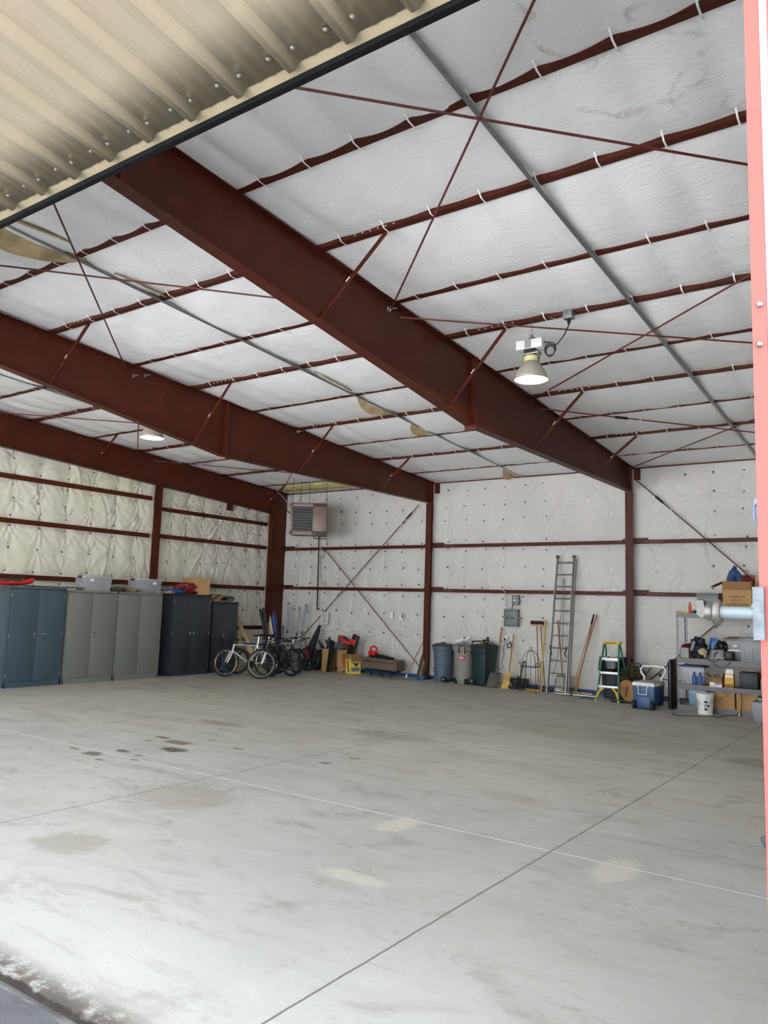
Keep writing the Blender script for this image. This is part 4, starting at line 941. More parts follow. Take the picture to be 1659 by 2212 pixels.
b_ = MB(); b_.box((-.12, 0, .10), (.26, .16, .13), bev=.04); b_.tube([(-.22, 0, .12), (-.20, 0, .24), (-.10, 0, .28), (.0, 0, .24), (.03, 0, .12)], .026, 10); b_.build('motor_housing', REDP, t)
b_ = MB(); b_.lathe([(.10, 0), (.115, .03), (.10, .05)], 20, c=(-.12, 0, 0)); b_.build('fan_intake', BLACK, t)
b_ = MB(); b_.tube([(.0, 0, .04), (.3, 0, .025), (.62, 0, .0)], [.055, .042, .035], 12); b_.build('tube', BLACK, t)
# poles and mop frame left of the trash can column
def stick(a, b, r, m, t, name='handle', n=8): 
    q = MB(); q.cyl(rel(t, a), rel(t, b), r, n=n); return q.build(name, m, t)
def toolat(label, name, cat, base): return thing(name, label, cat, base)
a = Vector((-10.92, 16.55, .01)); b = aY(919, 1375, 17.02)
t = toolat('wide dust mop frame with a pale wooden handle left of the column', 'dust_mop', 'mop', a); stick(a+Vector((0, 0, .05)), b, .012, WOODR, t)
b_ = MB(); b_.box((0, .05, .02), (.56, .16, .012), rot=(0, 0, -.02)); b_.build('mop_frame', STEEL, t, smooth=0); b_ = MB(); b_.cyl((0, 0, .03), (0, .02, .11), .03, .015, n=10); b_.build('swivel', WHITE, t)
for k, (dx, col, hh) in enumerate(((.10, OLV, .78), (.18, TANF, .66), (.24, OLV, .55))):
    a = Vector((-10.85+dx, 16.8, 0)); b = Vector((-10.72+dx*.25, 17.05, hh)); t = thing('rolled_umbrella', ['long olive folded umbrella beside the column foot', 'tan folded umbrella beside the column foot', 'short olive folded umbrella closest to the column'][k], 'umbrella', a); d = b-a
    b_ = MB(); b_.tube([(0, 0, 0), d*.15, d*.6, d], [.015, .04, .045, .02], 8); b_.build('canopy', col, t); b_ = MB(); b_.cyl(d, d*1.15, .008, n=6); b_.build('handle', BLACK, t)
t = tub((-10.62, 16.80, 0), (.24, .18, .09), 'small blue plastic tray at the foot of the column', bodym=BLUEP, lid=False, name='plastic_tray', cat='tray')
b_ = MB(); b_.cyl((0, 0, .01), (-.16, .12, .30), .012, n=8); b_.build('short_stick', STEEL, label='short thin rod leaning behind the first trash can', cat='rod', loc=(-10.22, 16.82, 0))

# ================================================================ heater, pipe and wall fittings
HX0, HX1, HZ0, HZ1, HY = -13.98, -13.00, 3.62, 4.47, 15.45
HM = mat('taupe_heater_enamel', (118, 96, 88), .4, var=.05)
t = thing('unit_heater', 'brown gas unit heater with louvres hanging high in the corner', 'heater', ((HX0+HX1)/2-.2, HY+.35, HZ0), .62)
hw, hh = (HX1-HX0)/2, HZ1-HZ0
b_ = MB(); b_.box((0, 0, hh/2), (2*hw-.02, .68, hh-.02), bev=.01)
for (c, d) in (((0, -.35, hh-.05), (2*hw, .03, .10)), ((0, -.35, .05), (2*hw, .03, .10)), ((-hw+.04, -.35, hh/2), (.08, .03, hh)), ((hw-.185, -.35, hh/2), (.37, .03, hh))): b_.box(c, d, bev=.003)
b_.build('casing', HM, t)
b_ = MB(); b_.box((-hw+.34, -.341, hh/2), (.54, .01, hh-.2)); b_.build('dark_opening', BLACK, t, smooth=0)
LV = MB(); LV.box((0, 0, 0), (.53, .036, .006), rot=(.55, 0, 0)); o = LV.build('louvre', STEEL, t, smooth=0, loc=(-hw+.34, -.365, .14)); copies(o, [(-hw+.34, -.365, .14+.075*k) for k in range(1, 9)])
for (x_, y_) in ((-hw+.05, -.25), (-.05, .3), (hw-.03, -.25), (-hw+.2, .3)):
    b_ = MB(); zt = roof(HY+.35+x_*.58+y_*.81)-HZ0; b_.cyl((x_, y_, hh-.01), (x_+.0, y_, zt), .007, n=6); b_.build('hanger_rod', BLACKM, t)
for q in range(2):
    b_ = MB(); b_.tube([(-hw+.02, .1+.2*q, hh-.15-.2*q), (-hw-.35, .55, hh+.28-.2*q), (-hw-.62, .9, hh+.52-.2*q)], .012 if q else .018, 6); b_.build('vent_strut', STEEL if not q else BLACKM, t)
b_ = MB(); b_.tube([(.12, .1, 0), (.12, .1, -.05), (.45, .3, -.05), (.45, .3, .0)], .012, 6); b_.build('gas_line', BLACKM, t)
# gas pipe down the wall
pt_ = aY(689, 1160, 17.04); pb_ = aY(685, 1314, 17.04)
t = thing('gas_pipe', 'thin black gas pipe running down the back wall below the heater', 'pipe', pb_); u = rel(t, pt_)
b_ = MB(); b_.cyl((0, 0, 0), (u.x, u.y, u.z+.1), .018, n=10); b_.build('pipe', BLACKM, t); b_ = MB(); b_.tube([(0, 0, .02), (0, 0, -.02), (.07, 0, -.025)], .022, 8); b_.build('elbow', BLACKM, t)
b_ = MB(); b_.box(rel(t, aY(694, 1187, 17.02)), (.08, .06, .09)); b_.build('junction_box', GALV, t, smooth=0)
b_ = MB(); b_.tube([rel(t, aY(*q, 17.05)) for q in ((706, 1165), (708, 1180), (697, 1206), (690, 1200))]+[], .007, 5); b_.tube([rel(t, aY(*q, 17.06)) for q in ((694, 1190), (693, 1240), (697, 1262), (710, 1270))], .005, 5); b_.build('cable', BLACK, t)
# white notice frame
a = aY(691, 1347, 17.0); b = aY(707, 1323, 17.0)
t = thing('paper_notice', 'white framed paper notice hanging low on the back wall near the corner', 'notice', ((a.x+b.x)/2, 17.05, a.z)); W2, H2 = (b.x-a.x), (b.z-a.z)
b_ = MB(); b_.box((0, .01, H2/2), (W2, .012, H2)); b_.build('backing', mat('grey_white_sheet', (190, 190, 184), .4, var=.3, vs=14), t, smooth=0)
b_ = MB()
for c, d in (((0, 0, .012), (W2, .03, .025)), ((0, 0, H2-.012), (W2, .03, .025)), ((-W2/2+.012, 0, H2/2), (.025, .03, H2)), ((W2/2-.012, 0, H2/2), (.025, .03, H2))): b_.box(c, d)
b_.build('frame', WHITE, t, smooth=0)
# cover plates on the wall
for (px, py, w_, h_, lab) in ((846, 1329, .09, .17, 'plain white cover plate on the back wall'), (866, 1333, .16, .16, 'white outlet plate with dark opening on the back wall')):
    c = aY(px, py, 17.1); t = thing('wall_plate', lab, 'cover plate', c); b_ = MB(); b_.box((0, 0, 0), (w_, .02, h_), bev=.004); b_.build('plate', WHITE, t)
    if w_ > .1:
        b_ = MB(); b_.box((.05, -.012, .02), (.03, .01, .09)); b_.build('opening', BLACK, t, smooth=0)
# ================================================================ trash cans
def can_round(loc, R0, R1, h, m, lidm, label, rotz=0, wheels='side', sticker=False, handle=False):
    t = thing('trash_can', label, 'trash can', loc, rotz, 'wheeled trash cans')
    b_ = MB(); z0 = .06
    b_.lathe([(R0*.9, z0), (R0, z0+.01), (R0*.5+R1*.5, h*.45), (R1, h*.80), (R1*1.06, h*.805), (R1*1.10, h*.86), (R1*1.12, h*.92), (R1*1.06, h*.925)], 36); b_.box((-.03, -R0*.55, .035), (R0*1.2, R0*.4, .07), bev=.01); b_.build('body', m, t)
    b_ = MB(); b_.lathe([(R1*1.15, h*.915), (R1*1.15, h*.935), (R1*1.02, h*.955), (R1*.75, h*.985), (R1*.25, h*1.0), (R1*.22, h*1.02), (.01, h*1.025)], 36); b_.build('lid', lidm, t)
    for s_ in ((-1, 1) if wheels != 'side' else (1, -1)):
        x_ = s_*R0*.62; y_ = -R0*.72 if wheels != 'side' else (-R0*.78 if s_ > 0 else R0*.6)
        b_ = MB(); b_.cyl((x_+.02-.03, y_, .065), (x_+.05, y_, .065), .065, n=24) if wheels == 'front' else b_.cyl((x_, y_-.05, .075), (x_, y_, .075), .072, n=24); w_ = b_.build('wheel', RUBBER, t)
        b_ = MB(); b_.cyl((x_, y_-.055, .075), (x_, y_-.05, .075), .014, n=12) if wheels != 'front' else b_.cyl((x_+.05, y_, .065), (x_+.054, y_, .065), .015, n=10); b_.build('hub_cap', WHITE, w_)
    if handle:
        b_ = MB(); z_ = h*.80; b_.tube([(.02, -R1*1.05, z_-.04), (.02, -R1*1.22, z_), (.03, -R1*1.22, z_+.14), (.17, -R1*1.15, z_+.14), (.17, -R1*1.12, z_), (.17, -R1*.98, z_-.04)], .013, 8); b_.build('handle', BLACK, t)
    if sticker:
        b_ = MB(); n = 8
        for (dz, col) in ((0, 0),): pass
        A = []
        def sp_(a, z, o=.004): rr_ = R0+(R1-R0)*(z/h)/.8+o; return (rr_*math.sin(a), -rr_*math.cos(a), z)
        b_.grid(np.linspace(.12, .62, 7), (h*.60, h*.70), lambda a, z: sp_(a, z)); b_.mark(0); b_.grid(np.linspace(.13, .40, 5), (h*.63, h*.66), lambda a, z: sp_(a, z, .006)); b_.mark(1); b_.grid(np.linspace(.5, .6, 3), (h*.60, h*.64), lambda a, z: sp_(a, z, .006)); b_.mark(2)
        b_.build('sticker', [mat('red_sticker', (200, 36, 44), .4), WHITE, BLUEP], t)
    return t
BGC = mat('blue_grey_bin', (82, 96, 112), .5, var=.05); BGL = mat('dark_blue_lid', (54, 58, 72), .5); GRC = mat('warm_grey_bin', (138, 134, 126), .55, var=.05); GRL = mat('warm_grey_lid', (124, 119, 108), .5)
can_round((-10.02, 16.84, 0), .215, .255, .94, BGC, BGL, 'blue-grey round trash can with dark domed lid beside the column')
can_round((-9.44, 16.86, 0), .225, .262, .97, GRC, GRL, 'beige-grey round trash can with a red sticker and black handle', sticker=True, handle=True, wheels='front')
b_ = MB(); b_.box((-.12, 0, .0), (.22, .05, .05), rot=(0, -.35, 0)); b_.box((.10, .02, .06), (.16, .05, .04), rot=(0, -.6, .1)); b_.build('foam_scraps', WHITE, label='white foam scraps lying on the lid of the beige-grey can', cat='foam', loc=(-9.46, 16.88, 1.02))
GCN = mat('dark_green_bin', (30, 52, 56), .42, var=.06)
t = thing('wheeled_bin', 'tall dark green square wheeled bin, third of the trash cans', 'trash can', (-8.88, 16.86, 0), -.20, 'wheeled trash cans')
b_ = MB(); b_.box((0, 0, .385), (.36, .42, .73), taper=1.18, bev=.02); b_.box((0, 0, .80), (.45, .52, .16), bev=.02); b_.box((0, 0, .765), (.47, .54, .03), bev=.008); b_.build('body', GCN, t)
b_ = MB(); rings = []
for w_, z_ in ((.47, .875), (.48, .90), (.40, .955), (.2, .985), (.02, .99)): rings.append([b_.v((w_/2*a, w_/2*1.15*b, z_)) for a, b in ((-1, -1), (1, -1), (1, 1), (-1, 1))])
b_.skin(rings); b_.build('lid', mat('dark_lid', (44, 48, 48), .5), t)
b_ = MB(); b_.tube([(-.23, -.16, .86), (-.27, -.16, 1.02), (-.25, .14, 1.03), (-.23, .14, .88)], .018, 8); b_.build('handle', BLACK, t)
for y_ in (-.2, .2):
    b_ = MB(); b_.cyl((-.18, y_-.06, .09), (-.18, y_+.04, .09), .09, n=24); w_ = b_.build('wheel', RUBBER, t); b_ = MB(); b_.cyl((-.18, y_-.066, .09), (-.18, y_-.06, .09), .035, .028, n=12); b_.build('hub_cap', STEEL, w_)
t = thing('power_tool', 'small black power tool resting on the dark green bin', 'tool', (-8.84, 16.82, .985))
b_ = MB(); b_.box((0, 0, .05), (.16, .10, .10), bev=.02); b_.cyl((.05, 0, .08), (.05, 0, .16), .035, n=12); b_.box((.12, .02, .02), (.2, .05, .04), rot=(0, .2, .4)); b_.build('body', BLACK, t)
b_ = MB(); b_.box((-.06, -.02, .02), (.10, .10, .03)); b_.build('yellow_base', mat('dull_yellow', (150, 120, 40), .5), t, smooth=0)

# ================================================================ tools along the wall
def blade(t, c, w, h, tip, m, name='blade', lean=.25, n=8, scoop=.05):
    b_ = MB(); b_.grid(np.linspace(-1, 1, n), np.linspace(0, 1, n), lambda u, v: (c[0]+u*w/2*(1-.12*v), c[1]+v*h*math.sin(lean)-scoop*(1-u*u)*0+scoop*u*u*-1*(1-.3*v), c[2]+v*h*math.cos(lean)+(0 if not tip else -tip*(1-u*u)*(1-v))))
    return b_.build(name, m, t, solid=.004)
# grain shovel standing by the green bin
a = Vector((-8.46, 16.50, .02)); b = aY(1084, 1355, 17.08); t = thing('scoop_shovel', 'grey grain shovel leaning beside the dark green bin', 'shovel', a)
blade(t, (0, 0, 0), .34, .36, 0, mat('dull_steel_blade', (92, 90, 84), .5, metal=.4), lean=.45, scoop=.05)
g1 = a+Vector((0, .13, .28)); stick(g1, g1.lerp(b, .62), .018, mat('grey_shaft', (120, 120, 120), .4, metal=.4), t, 'shaft'); stick(g1.lerp(b, .6), b, .019, WOODR, t, 'grip_end')
# corn broom
a = Vector((-8.14, 16.56, 0)); b = aY(1110, 1370, 17.08); t = thing('straw_broom', 'straw broom with a pale wooden handle against the wall', 'broom', a); d = (b-a)
b_ = MB(); u = d.normalized(); c0 = u*.44; rings = []
for k, (f_, w_, th) in enumerate(((0, .30, .05), (.25, .28, .06), (.55, .20, .055), (.8, .14, .05), (.93, .10, .045), (1.0, .035, .03))):
    c = Vector((-.05*(1-f_), 0, 0))+c0*f_; rings.append([b_.v(c+Vector((w_/2*math.cos(2*PI*q/16), th/2*math.sin(2*PI*q/16), 0))) for q in range(16)])
b_.skin(rings); b_.build('bristles', mat('straw', (206, 168, 98), .8, var=.25, vs=40, stretch=(1, 1, .05), bump=.004, bs=60), t)
b_ = MB()
for f_ in (.5, .6, .7): c = Vector((-.05*(1-f_), 0, 0))+c0*f_; w_ = .30-.2*f_+.02; b_.tube([c+Vector(((w_/2+.004)*math.cos(2*PI*q/16), .036*math.sin(2*PI*q/16), 0)) for q in range(16)], .004, 5, True)
b_.build('stitching', mat('red_thread', (150, 60, 44), .7), t); stick(a+c0*.95, b, .014, WOODR, t)
# snow shovel: yellow shaft, black blade
a = Vector((-7.88, 16.62, .0)); b = aY(1102, 1400, 17.0); t = thing('snow_shovel', 'black ribbed snow shovel with yellow shaft and D handle', 'snow shovel', a+Vector((.0, 0, 0)))
b_ = MB(); us = np.linspace(-1, 1, 29); b_.grid(us, np.linspace(0, 1, 6), lambda u, v: (.02+u*.24, .02+.10*(1-v)**2*-1+.012*(1 if int((u+1)*7) % 2 else -1), .015+v*.24)); b_.build('blade', BLACK, t, solid=.006, smooth=20)
sh0 = a+Vector((.0, .03, .22)); yel = mat('yellow_shaft', (214, 196, 110), .4); stick(sh0, b, .014, yel, t, 'shaft'); b_ = MB(); d2 = (b-sh0).normalized(); bb_ = rel(t, b)
sv = d2.cross(Vector((0, 1, 0))).normalized(); b_.tube([bb_, bb_+d2*.05-sv*.06, bb_+d2*.14-sv*.055, bb_+d2*.14+sv*.055, bb_+d2*.05+sv*.06], .013, 8, True); b_.build('d_handle', BLACK, t)
b_ = MB(); b_.cyl(rel(t, sh0)-d2*.10, rel(t, sh0)+d2*.10, .03, .018, n=10); b_.build('socket', BLACK, t)
# dark brush handle behind straw broom
a = Vector((-8.02, 16.9, 0)); b = Vector((-7.95, 17.05, .62)); t = thing('dark_hand_tool', 'thin dark tool leaning just behind the straw broom', 'tool', a); stick(a, b, .016, BLACK, t, 'shaft')
# electrical panel and breaker box
PG = mat('electrical_grey', (116, 122, 118), .4, var=.05)
def wallbox(px0, py0, px1, py1, dp, label, name='electrical_panel'):
    a = aY(px0, py1, 17.12-dp); b = aY(px1, py0, 17.12-dp); t = thing(name, label, 'electrical box', ((a.x+b.x)/2, 17.12-dp, a.z)); return t, b.x-a.x, b.z-a.z
t, w_, h_ = wallbox(1087.5, 1316, 1117.5, 1353, .11, 'grey electrical panel with dark lettering on the back wall')
b_ = MB(); b_.box((0, .06, h_/2), (w_, .11, h_), bev=.005); b_.build('enclosure', PG, t); b_ = MB(); b_.box((0, 0, h_/2), (w_*.80, .012, h_*.80), bev=.004); dd = b_.build('door', PG, t)
b_ = MB()
for c, d in (((0, -.002, h_*.90), (w_*.82, .008, .012)), ((0, -.002, h_*.10), (w_*.82, .008, .012)), ((-w_*.41, -.002, h_/2), (.012, .008, h_*.8)), ((w_*.41, -.002, h_/2), (.012, .008, h_*.8))): b_.box(c, d)
b_.build('door_rim', mat('electrical_dark', (82, 88, 86), .4), t, smooth=0)
text('E6', .12, INK, t, (.055, -.008, h_/2), (PI/2, 0, 0)); b_ = MB(); b_.box((-.075, -.008, h_/2), (.055, .004, .03)); b_.build('latch', BLACK, t, smooth=0)
t, w_, h_ = wallbox(1105, 1285.5, 1119, 1307, .09, 'smaller grey breaker box above the lettered panel', 'breaker_box')
b_ = MB(); b_.box((0, .05, h_/2), (w_, .09, h_), bev=.004); b_.build('enclosure', PG, t); b_ = MB(); b_.box((-.01, -.002, h_*.76), (.03, .004, .02)); b_.box((-.01, -.002, h_*.48), (.045, .004, .035)); b_.build('sticker', WHITE, t, smooth=0)
t = thing('conduit', 'grey conduit curving down from the wall rail to the panel', 'conduit', aY(1095, 1315, 17.06)); b_ = MB()
b_.tube([rel(t, aY(*q, 17.05)) for q in ((1085, 1274), (1090, 1278), (1091.5, 1290), (1092, 1303), (1094, 1316))], .012, 8); b_.build('tube', GALV, t); b_ = MB(); b_.tube([rel(t, aY(*q, 17.04)) for q in ((1109, 1306), (1106, 1311), (1106, 1316))], .012, 8); b_.build('short_nipple', BLACKM, t)
# outlet with cord
c = aY(1093, 1379, 17.10); t = thing('power_outlet', 'white wall outlet with a black plug below the panel', 'outlet', c); b_ = MB(); b_.box((0, 0, 0), (.085, .012, .12), bev=.003); b_.build('plate', WHITE, t); b_ = MB(); b_.box((-.015, -.02, -.02), (.04, .04, .05), bev=.008); b_.build('plug', BLACK, t)
t = thing('wall_lead', 'thin dark cord looping down the wall from the outlet', 'cord', c); b_ = MB()
b_.tube([rel(t, aY(*q, 17.05)) for q in ((1092, 1382), (1090, 1392), (1087, 1400), (1089, 1415), (1083, 1430), (1088, 1443), (1078, 1447), (1073, 1436), (1072, 1425))], .006, 6); b_.build('cord', BLACKM, t)
# iron plant stand / cage
IR = BLACKM; t = thing('iron_plant_stand', 'black wrought iron plant stand with domed top', 'plant stand', (-7.44, 16.32, 0), .12)
LG = [(-.17, -.17), (.17, -.17), (.17, .17), (-.17, .17)]
for x_, y_ in LG:
    b_ = MB(); b_.tube([(x_*1.12, y_*1.12, .006), (x_, y_, .05), (x_, y_, .60), (x_*1.05, y_*1.05, .66), (x_*1.25, y_*1.25, .67), (x_*1.22, y_*1.22, .62)], .007, 6); b_.build('leg', IR, t)
b_ = MB(); b_.tube([(x_, y_, .56) for x_, y_ in LG], .007, 6, True); b_.tube([(x_, y_, .08) for x_, y_ in LG], .006, 6, True); b_.build('ring', IR, t)
for x_, y_ in LG:
    b_ = MB(); b_.tube([(x_*.95, y_*.95, .56)]+[(x_*.9*math.cos(a), y_*.9*math.cos(a), .62+.30*math.sin(a)) for a in np.linspace(.1, PI/2, 8)], .006, 6); b_.build('arch', IR, t)
b_ = MB(); b_.tube([(.03*math.cos(a), 0, .965+.03*math.sin(a)) for a in np.linspace(0, 2*PI, 13)[:-1]], .006, 5, True); b_.cyl((0, 0, .1), (0, 0, .93), .004, n=5); b_.build('finial', IR, t)
# push broom upside down, two handles
a = Vector((-7.35, 16.55, 0)); b = aY(1160, 1352, 17.02); t = thing('push_broom', 'push broom standing upside down, dark bristles uppermost', 'broom', a); stick(a, b, .013, WOODR, t); d = rel(t, b)
b_ = MB(); b_.box(d+Vector((0, 0, .02)), (.30, .06, .035), bev=.006); b_.build('block', WOOD, t); b_ = MB(); b_.box(d+Vector((0, 0, .075)), (.31, .075, .08), bev=.01); b_.build('bristles', mat('dark_bristle', (50, 36, 28), .9, var=.4, vs=40, bump=.004), t)
a = Vector((-7.19, 16.55, 0)); b = aY(1168, 1350, 17.04); t = thing('wooden_pole', 'brown wooden pole leaning right behind the push broom', 'pole', a); stick(a, b, .013, mat('brown_wood', (146, 100, 58), .5), t)
YL = mat('yellow_fibreglass', (206, 180, 92), .4, var=.1, vs=12, stretch=(1, 1, .1)); a = Vector((-7.25, 16.45, 0)); b = aY(1178, 1339, 17.06); t = thing('yellow_pole', 'long yellow wooden pole beside the extension ladder', 'pole', a); stick(a, b, .020, YL, t)
b_ = MB(); b_.box((0, 0, .03), (.36, .07, .05), bev=.01); b_.build('floor_brush', mat('yellow_brush', (196, 152, 62), .6), label='yellow floor brush head lying under the plant stand', cat='brush', loc=(-7.50, 16.55, 0))
b_ = MB(); b_.box((0, 0, .015), (.50, .26, .03), bev=.01); b_.build('boot_tray', BLACK, label='flat black tray behind the plant stand', cat='tray', loc=(-7.40, 16.86, 0))

# ================================================================ extension ladder
pL0, pR0 = Vector((-7.09, 16.42, 0)), Vector((-6.66, 16.44, 0)); topL = aY(1205, 1203, 17.02); topR = aY(1240, 1203, 17.02)
t = thing('extension_ladder', 'tall aluminium extension ladder leaning against the back wall', 'ladder', (pL0+pR0)/2, group=None)
def railp(f_, s_, off=0.0):
    p = (pL0 if s_ < 0 else pR0).lerp(topL if s_ < 0 else topR, f_); return rel(t, p)+Vector((0, -off, 0))
for sec, off, f0, f1, ins in (('fly_section', .0, .0, 1.0, 0.0), ('base_section', -.075, .0, .985, .03)):
    for s_ in (-1, 1):
        b_ = MB(); A0, A1 = railp(f0, s_, off), railp(f1, s_, off); A0 = A0+Vector((s_*ins, 0, 0)); A1 = A1+Vector((s_*ins, 0, 0))
        hw_, hd_ = .011, .036
        b_.skin([[b_.v(A+Vector((x_*hw_, y_*hd_, 0))) for x_, y_ in ((-1, -1), (1, -1), (1, 1), (-1, 1))] for A in (A0, A1)]); b_.build('side_rail', ALU, t, smooth=0)
    n_r = 11
    for k in range(n_r):
        f_ = .055+.90*k/(n_r-1); b_ = MB(); b_.cyl(railp(f_, -1, off)+Vector((-ins, 0, 0)), railp(f_, 1, off)+Vector((ins, 0, 0)), .017, n=10)
        if off == 0: b_.build('rung', ALU, t)
for s_ in (-1, 1):
    b_ = MB(); p = railp(1.0, s_, .01); b_.cyl(p-Vector((.03, 0, .0)), p+Vector((.03, 0, 0)), .038, n=16); b_.build('end_cap', mat('old_grey_rubber', (92, 88, 82), .7), t)
    b_ = MB(); p = railp(.30, s_, .05); b_.tube([p+Vector((-s_*.02, 0, .12)), p+Vector((-s_*.035, -.02, .03)), p+Vector((-s_*.06, -.02, -.03)), p+Vector((-s_*.02, 0, -.12))], .013, 6); b_.build('rung_lock', mat('dull_dark_metal', (60, 60, 62), .5, metal=.5), t)
b_ = MB(); r0 = (railp(.83, -1, .03)+railp(.83, 1, .03))/2
b_.tube([r0+Vector((.03, 0, -.10)), r0+Vector((.02, 0, 0)), r0+Vector((0, 0, .02)), r0+Vector((-.02, 0, 0)), r0+Vector((-.05, 0, -.6)), (railp(.25, -1, .03)+railp(.25, 1, .03))/2+Vector((-.02, 0, 0)), (railp(.12, -1, .03)+railp(.12, 1, .03))/2+Vector((-.10, 0, 0))], .006, 6)
b_.tube([r0+Vector((.02, 0, 0)), (railp(.3, -1, .03)+railp(.3, 1, .03))/2+Vector((.08, 0, 0))], .006, 6); b_.build('rope', mat('grey_rope', (108, 106, 100), .8), t)
# grey scoop shovel behind the ladder
a = Vector((-6.88, 16.66, 0)); b = aY(1205, 1340, 17.1); t = thing('aluminium_scoop', 'aluminium scoop shovel standing behind the ladder rungs', 'shovel', a); b_ = MB()
b_.grid(np.linspace(-1, 1, 9), np.linspace(0, 1, 8), lambda u, v: (u*.15*(1 if v < .8 else 1-(v-.8)*1.6), .03-.05*u*u+.12*v, .01+.38*v)); b_.build('blade', ALU, t, solid=.004)
g1 = a+Vector((0, .14, .36)); stick(g1, b, .017, WOODR, t)
# squeegees and poles between ladder and step ladder
a = Vector((-6.45, 16.42, 0)); t = thing('floor_squeegee', 'wide floor squeegee lying by the wall with reddish wooden handles', 'squeegee', a)
b_ = MB(); b_.box((.02, 0, .03), (.92, .05, .02), rot=(0, 0, .04)); b_.build('head', STEEL, t, smooth=0); b_ = MB(); b_.box((.02, -.015, .014), (.94, .012, .03), rot=(0, 0, .04)); b_.build('rubber_blade', BLACK, t, smooth=0)
for dx, (px, py) in ((0.02, (1283, 1331)), (-.03, (1289, 1328))):
    stick(a+Vector((dx, 0, .05)), aY(px, py, 17.08), .014, WOODR, t)
b_ = MB(); b_.tube([(-.1, 0, .04), (0, 0, .16), (.1, 0, .04)], .008, 6); b_.build('yoke', CHROME, t)
a = Vector((-6.52, 16.36, 0)); b = aY(1283, 1327, 17.0); t = thing('long_pole', 'thin steel and brass pole with black grip leaning with the squeegee', 'pole', a); stick(a, a.lerp(b, .12), .014, BLACK, t, 'foot'); stick(a.lerp(b, .12), a.lerp(b, .9), .012, mat('brassy_pole', (168, 148, 118), .4, metal=.4), t, 'shaft'); stick(a.lerp(b, .88), b, .020, BLACK, t, 'grip')
b_ = MB(); b_.box((0, 0, .055), (.74, .03, .03)); b_.build('wood_bar', WOOD, label='pale wood bar on the floor behind the squeegee', cat='board', loc=(-6.5, 16.62, 0), smooth=0)
b_ = MB(); b_.tube([(0, 0, .012), (.12, .02, .03), (.2, -.03, .015), (.34, 0, .012)], .010, 6); b_.build('black_strap', BLACK, label='short black strap on the floor by the step ladder', cat='strap', loc=(-6.2, 16.1, 0))
c = aY(1241, 1465, 17.1); b_ = MB(); b_.prism([(-.20, 0), (-.05, .02), (0, .035), (.05, .02), (.20, 0), (.05, -.02), (0, -.045), (-.05, -.02)], -.004, .004, 'xz'); b_.build('torn_patch', FOIL, label='small torn tan patch in the wall blanket beside the ladder', cat='patch', loc=(c.x, 17.06, c.z), smooth=0)

# ================================================================ step ladder and bin
GRN = mat('green_fibreglass', (22, 122, 88), .4, var=.05); YEL = mat('yellow_plastic', (232, 186, 40), .4, var=.05); ALS = mat('bright_aluminium', (226, 226, 226), .35, metal=.3)
sL, sR = Vector((-5.80, 15.95, 0)), Vector((-5.33, 15.95, 0)); H_ = 1.19
t = thing('step_ladder', 'green and yellow step ladder standing in front of the black-bagged bin', 'step ladder', (sL+sR)/2)
hw0, hw1 = .235, .155
def fr_(f_, s_): return Vector((s_*(hw0+(hw1-hw0)*f_), .26*f_, H_*f_))
for s_ in (-1, 1):
    b_ = MB(); b_.skin([[b_.v(fr_(f_, s_)+Vector((x_*.012, y_*.032, 0))) for x_, y_ in ((-1, -1), (1, -1), (1, 1), (-1, 1))] for f_ in (0.02, .99)]); b_.build('front_rail', GRN, t, smooth=0)
    b_ = MB(); b0 = Vector((s_*(hw0+.0), .80, .01)); b_.skin([[b_.v(p+Vector((x_*.010, y_*.025, 0))) for x_, y_ in ((-1, -1), (1, -1), (1, 1), (-1, 1))] for p in (b0, Vector((s_*hw1, .34, H_*.97)))]); b_.build('rear_rail', GRN, t, smooth=0)
    b_ = MB(); b_.box(fr_(0.0, s_)+Vector((0, 0, .02)), (.04, .08, .04), bev=.006); b_.build('foot', mat('lime_foot', (170, 200, 120), .5), t)
    b_ = MB(); p0 = fr_(.06, s_)+Vector((-s_*.005, -.02, 0)); p2 = Vector((s_*.09, .05, .27)); pm = (p0+p2)/2+Vector((s_*.018, 0, .03)); b_.tube([p0, pm, p2], [.02, .022, .02], 6); b_.build('gusset', YEL, t)
    b_ = MB(); b_.tube([fr_(.76, s_)+Vector((-s_*.015, 0, -.02)), fr_(.70, s_)+Vector((-s_*.05, .05, .06)), Vector((s_*.06, .2, H_*.76))], .006, 5); b_.build('spreader', ALS, t)
for f_ in (.265, .50, .735):
    w_ = 2*(hw0+(hw1-hw0)*f_); b_ = MB(); b_.box((0, .26*f_, H_*f_), (w_-.02, .08, .012), bev=.002); b_.box((0, .26*f_-.036, H_*f_-.018), (w_-.02, .010, .045), bev=.002); b_.build('step', ALS, t)
b_ = MB(); b_.box((0, .26*.735+.08, H_*.70), (.28, .05, .05), bev=.006); b_.build('brace_bar', ALS, t)
b_ = MB(); b_.box((0, .29, H_), (.37, .16, .055), bev=.018); b_.prism([(-.10, -.02), (.10, -.02), (.05, -.045), (-.05, -.045)], .20, .22, 'xz'); 
tp_ = b_.build('top_cap', YEL, t); 
b_ = MB(); b_.box((0, .207, H_), (.24, .003, .014)); b_.build('warning_label', INK, t, smooth=0)
t = thing('bagged_bin', 'dark grey round bin lined with a black bag behind the step ladder', 'trash can', (-5.68, 16.76, 0), group='wheeled trash cans')
b_ = MB(); b_.lathe([(.24, 0), (.25, .02), (.30, .80), (.315, .81), (.315, .84)], 32); b_.build('body', mat('charcoal_bin', (52, 54, 60), .5), t)
b_ = MB(); n = 32; rings = []
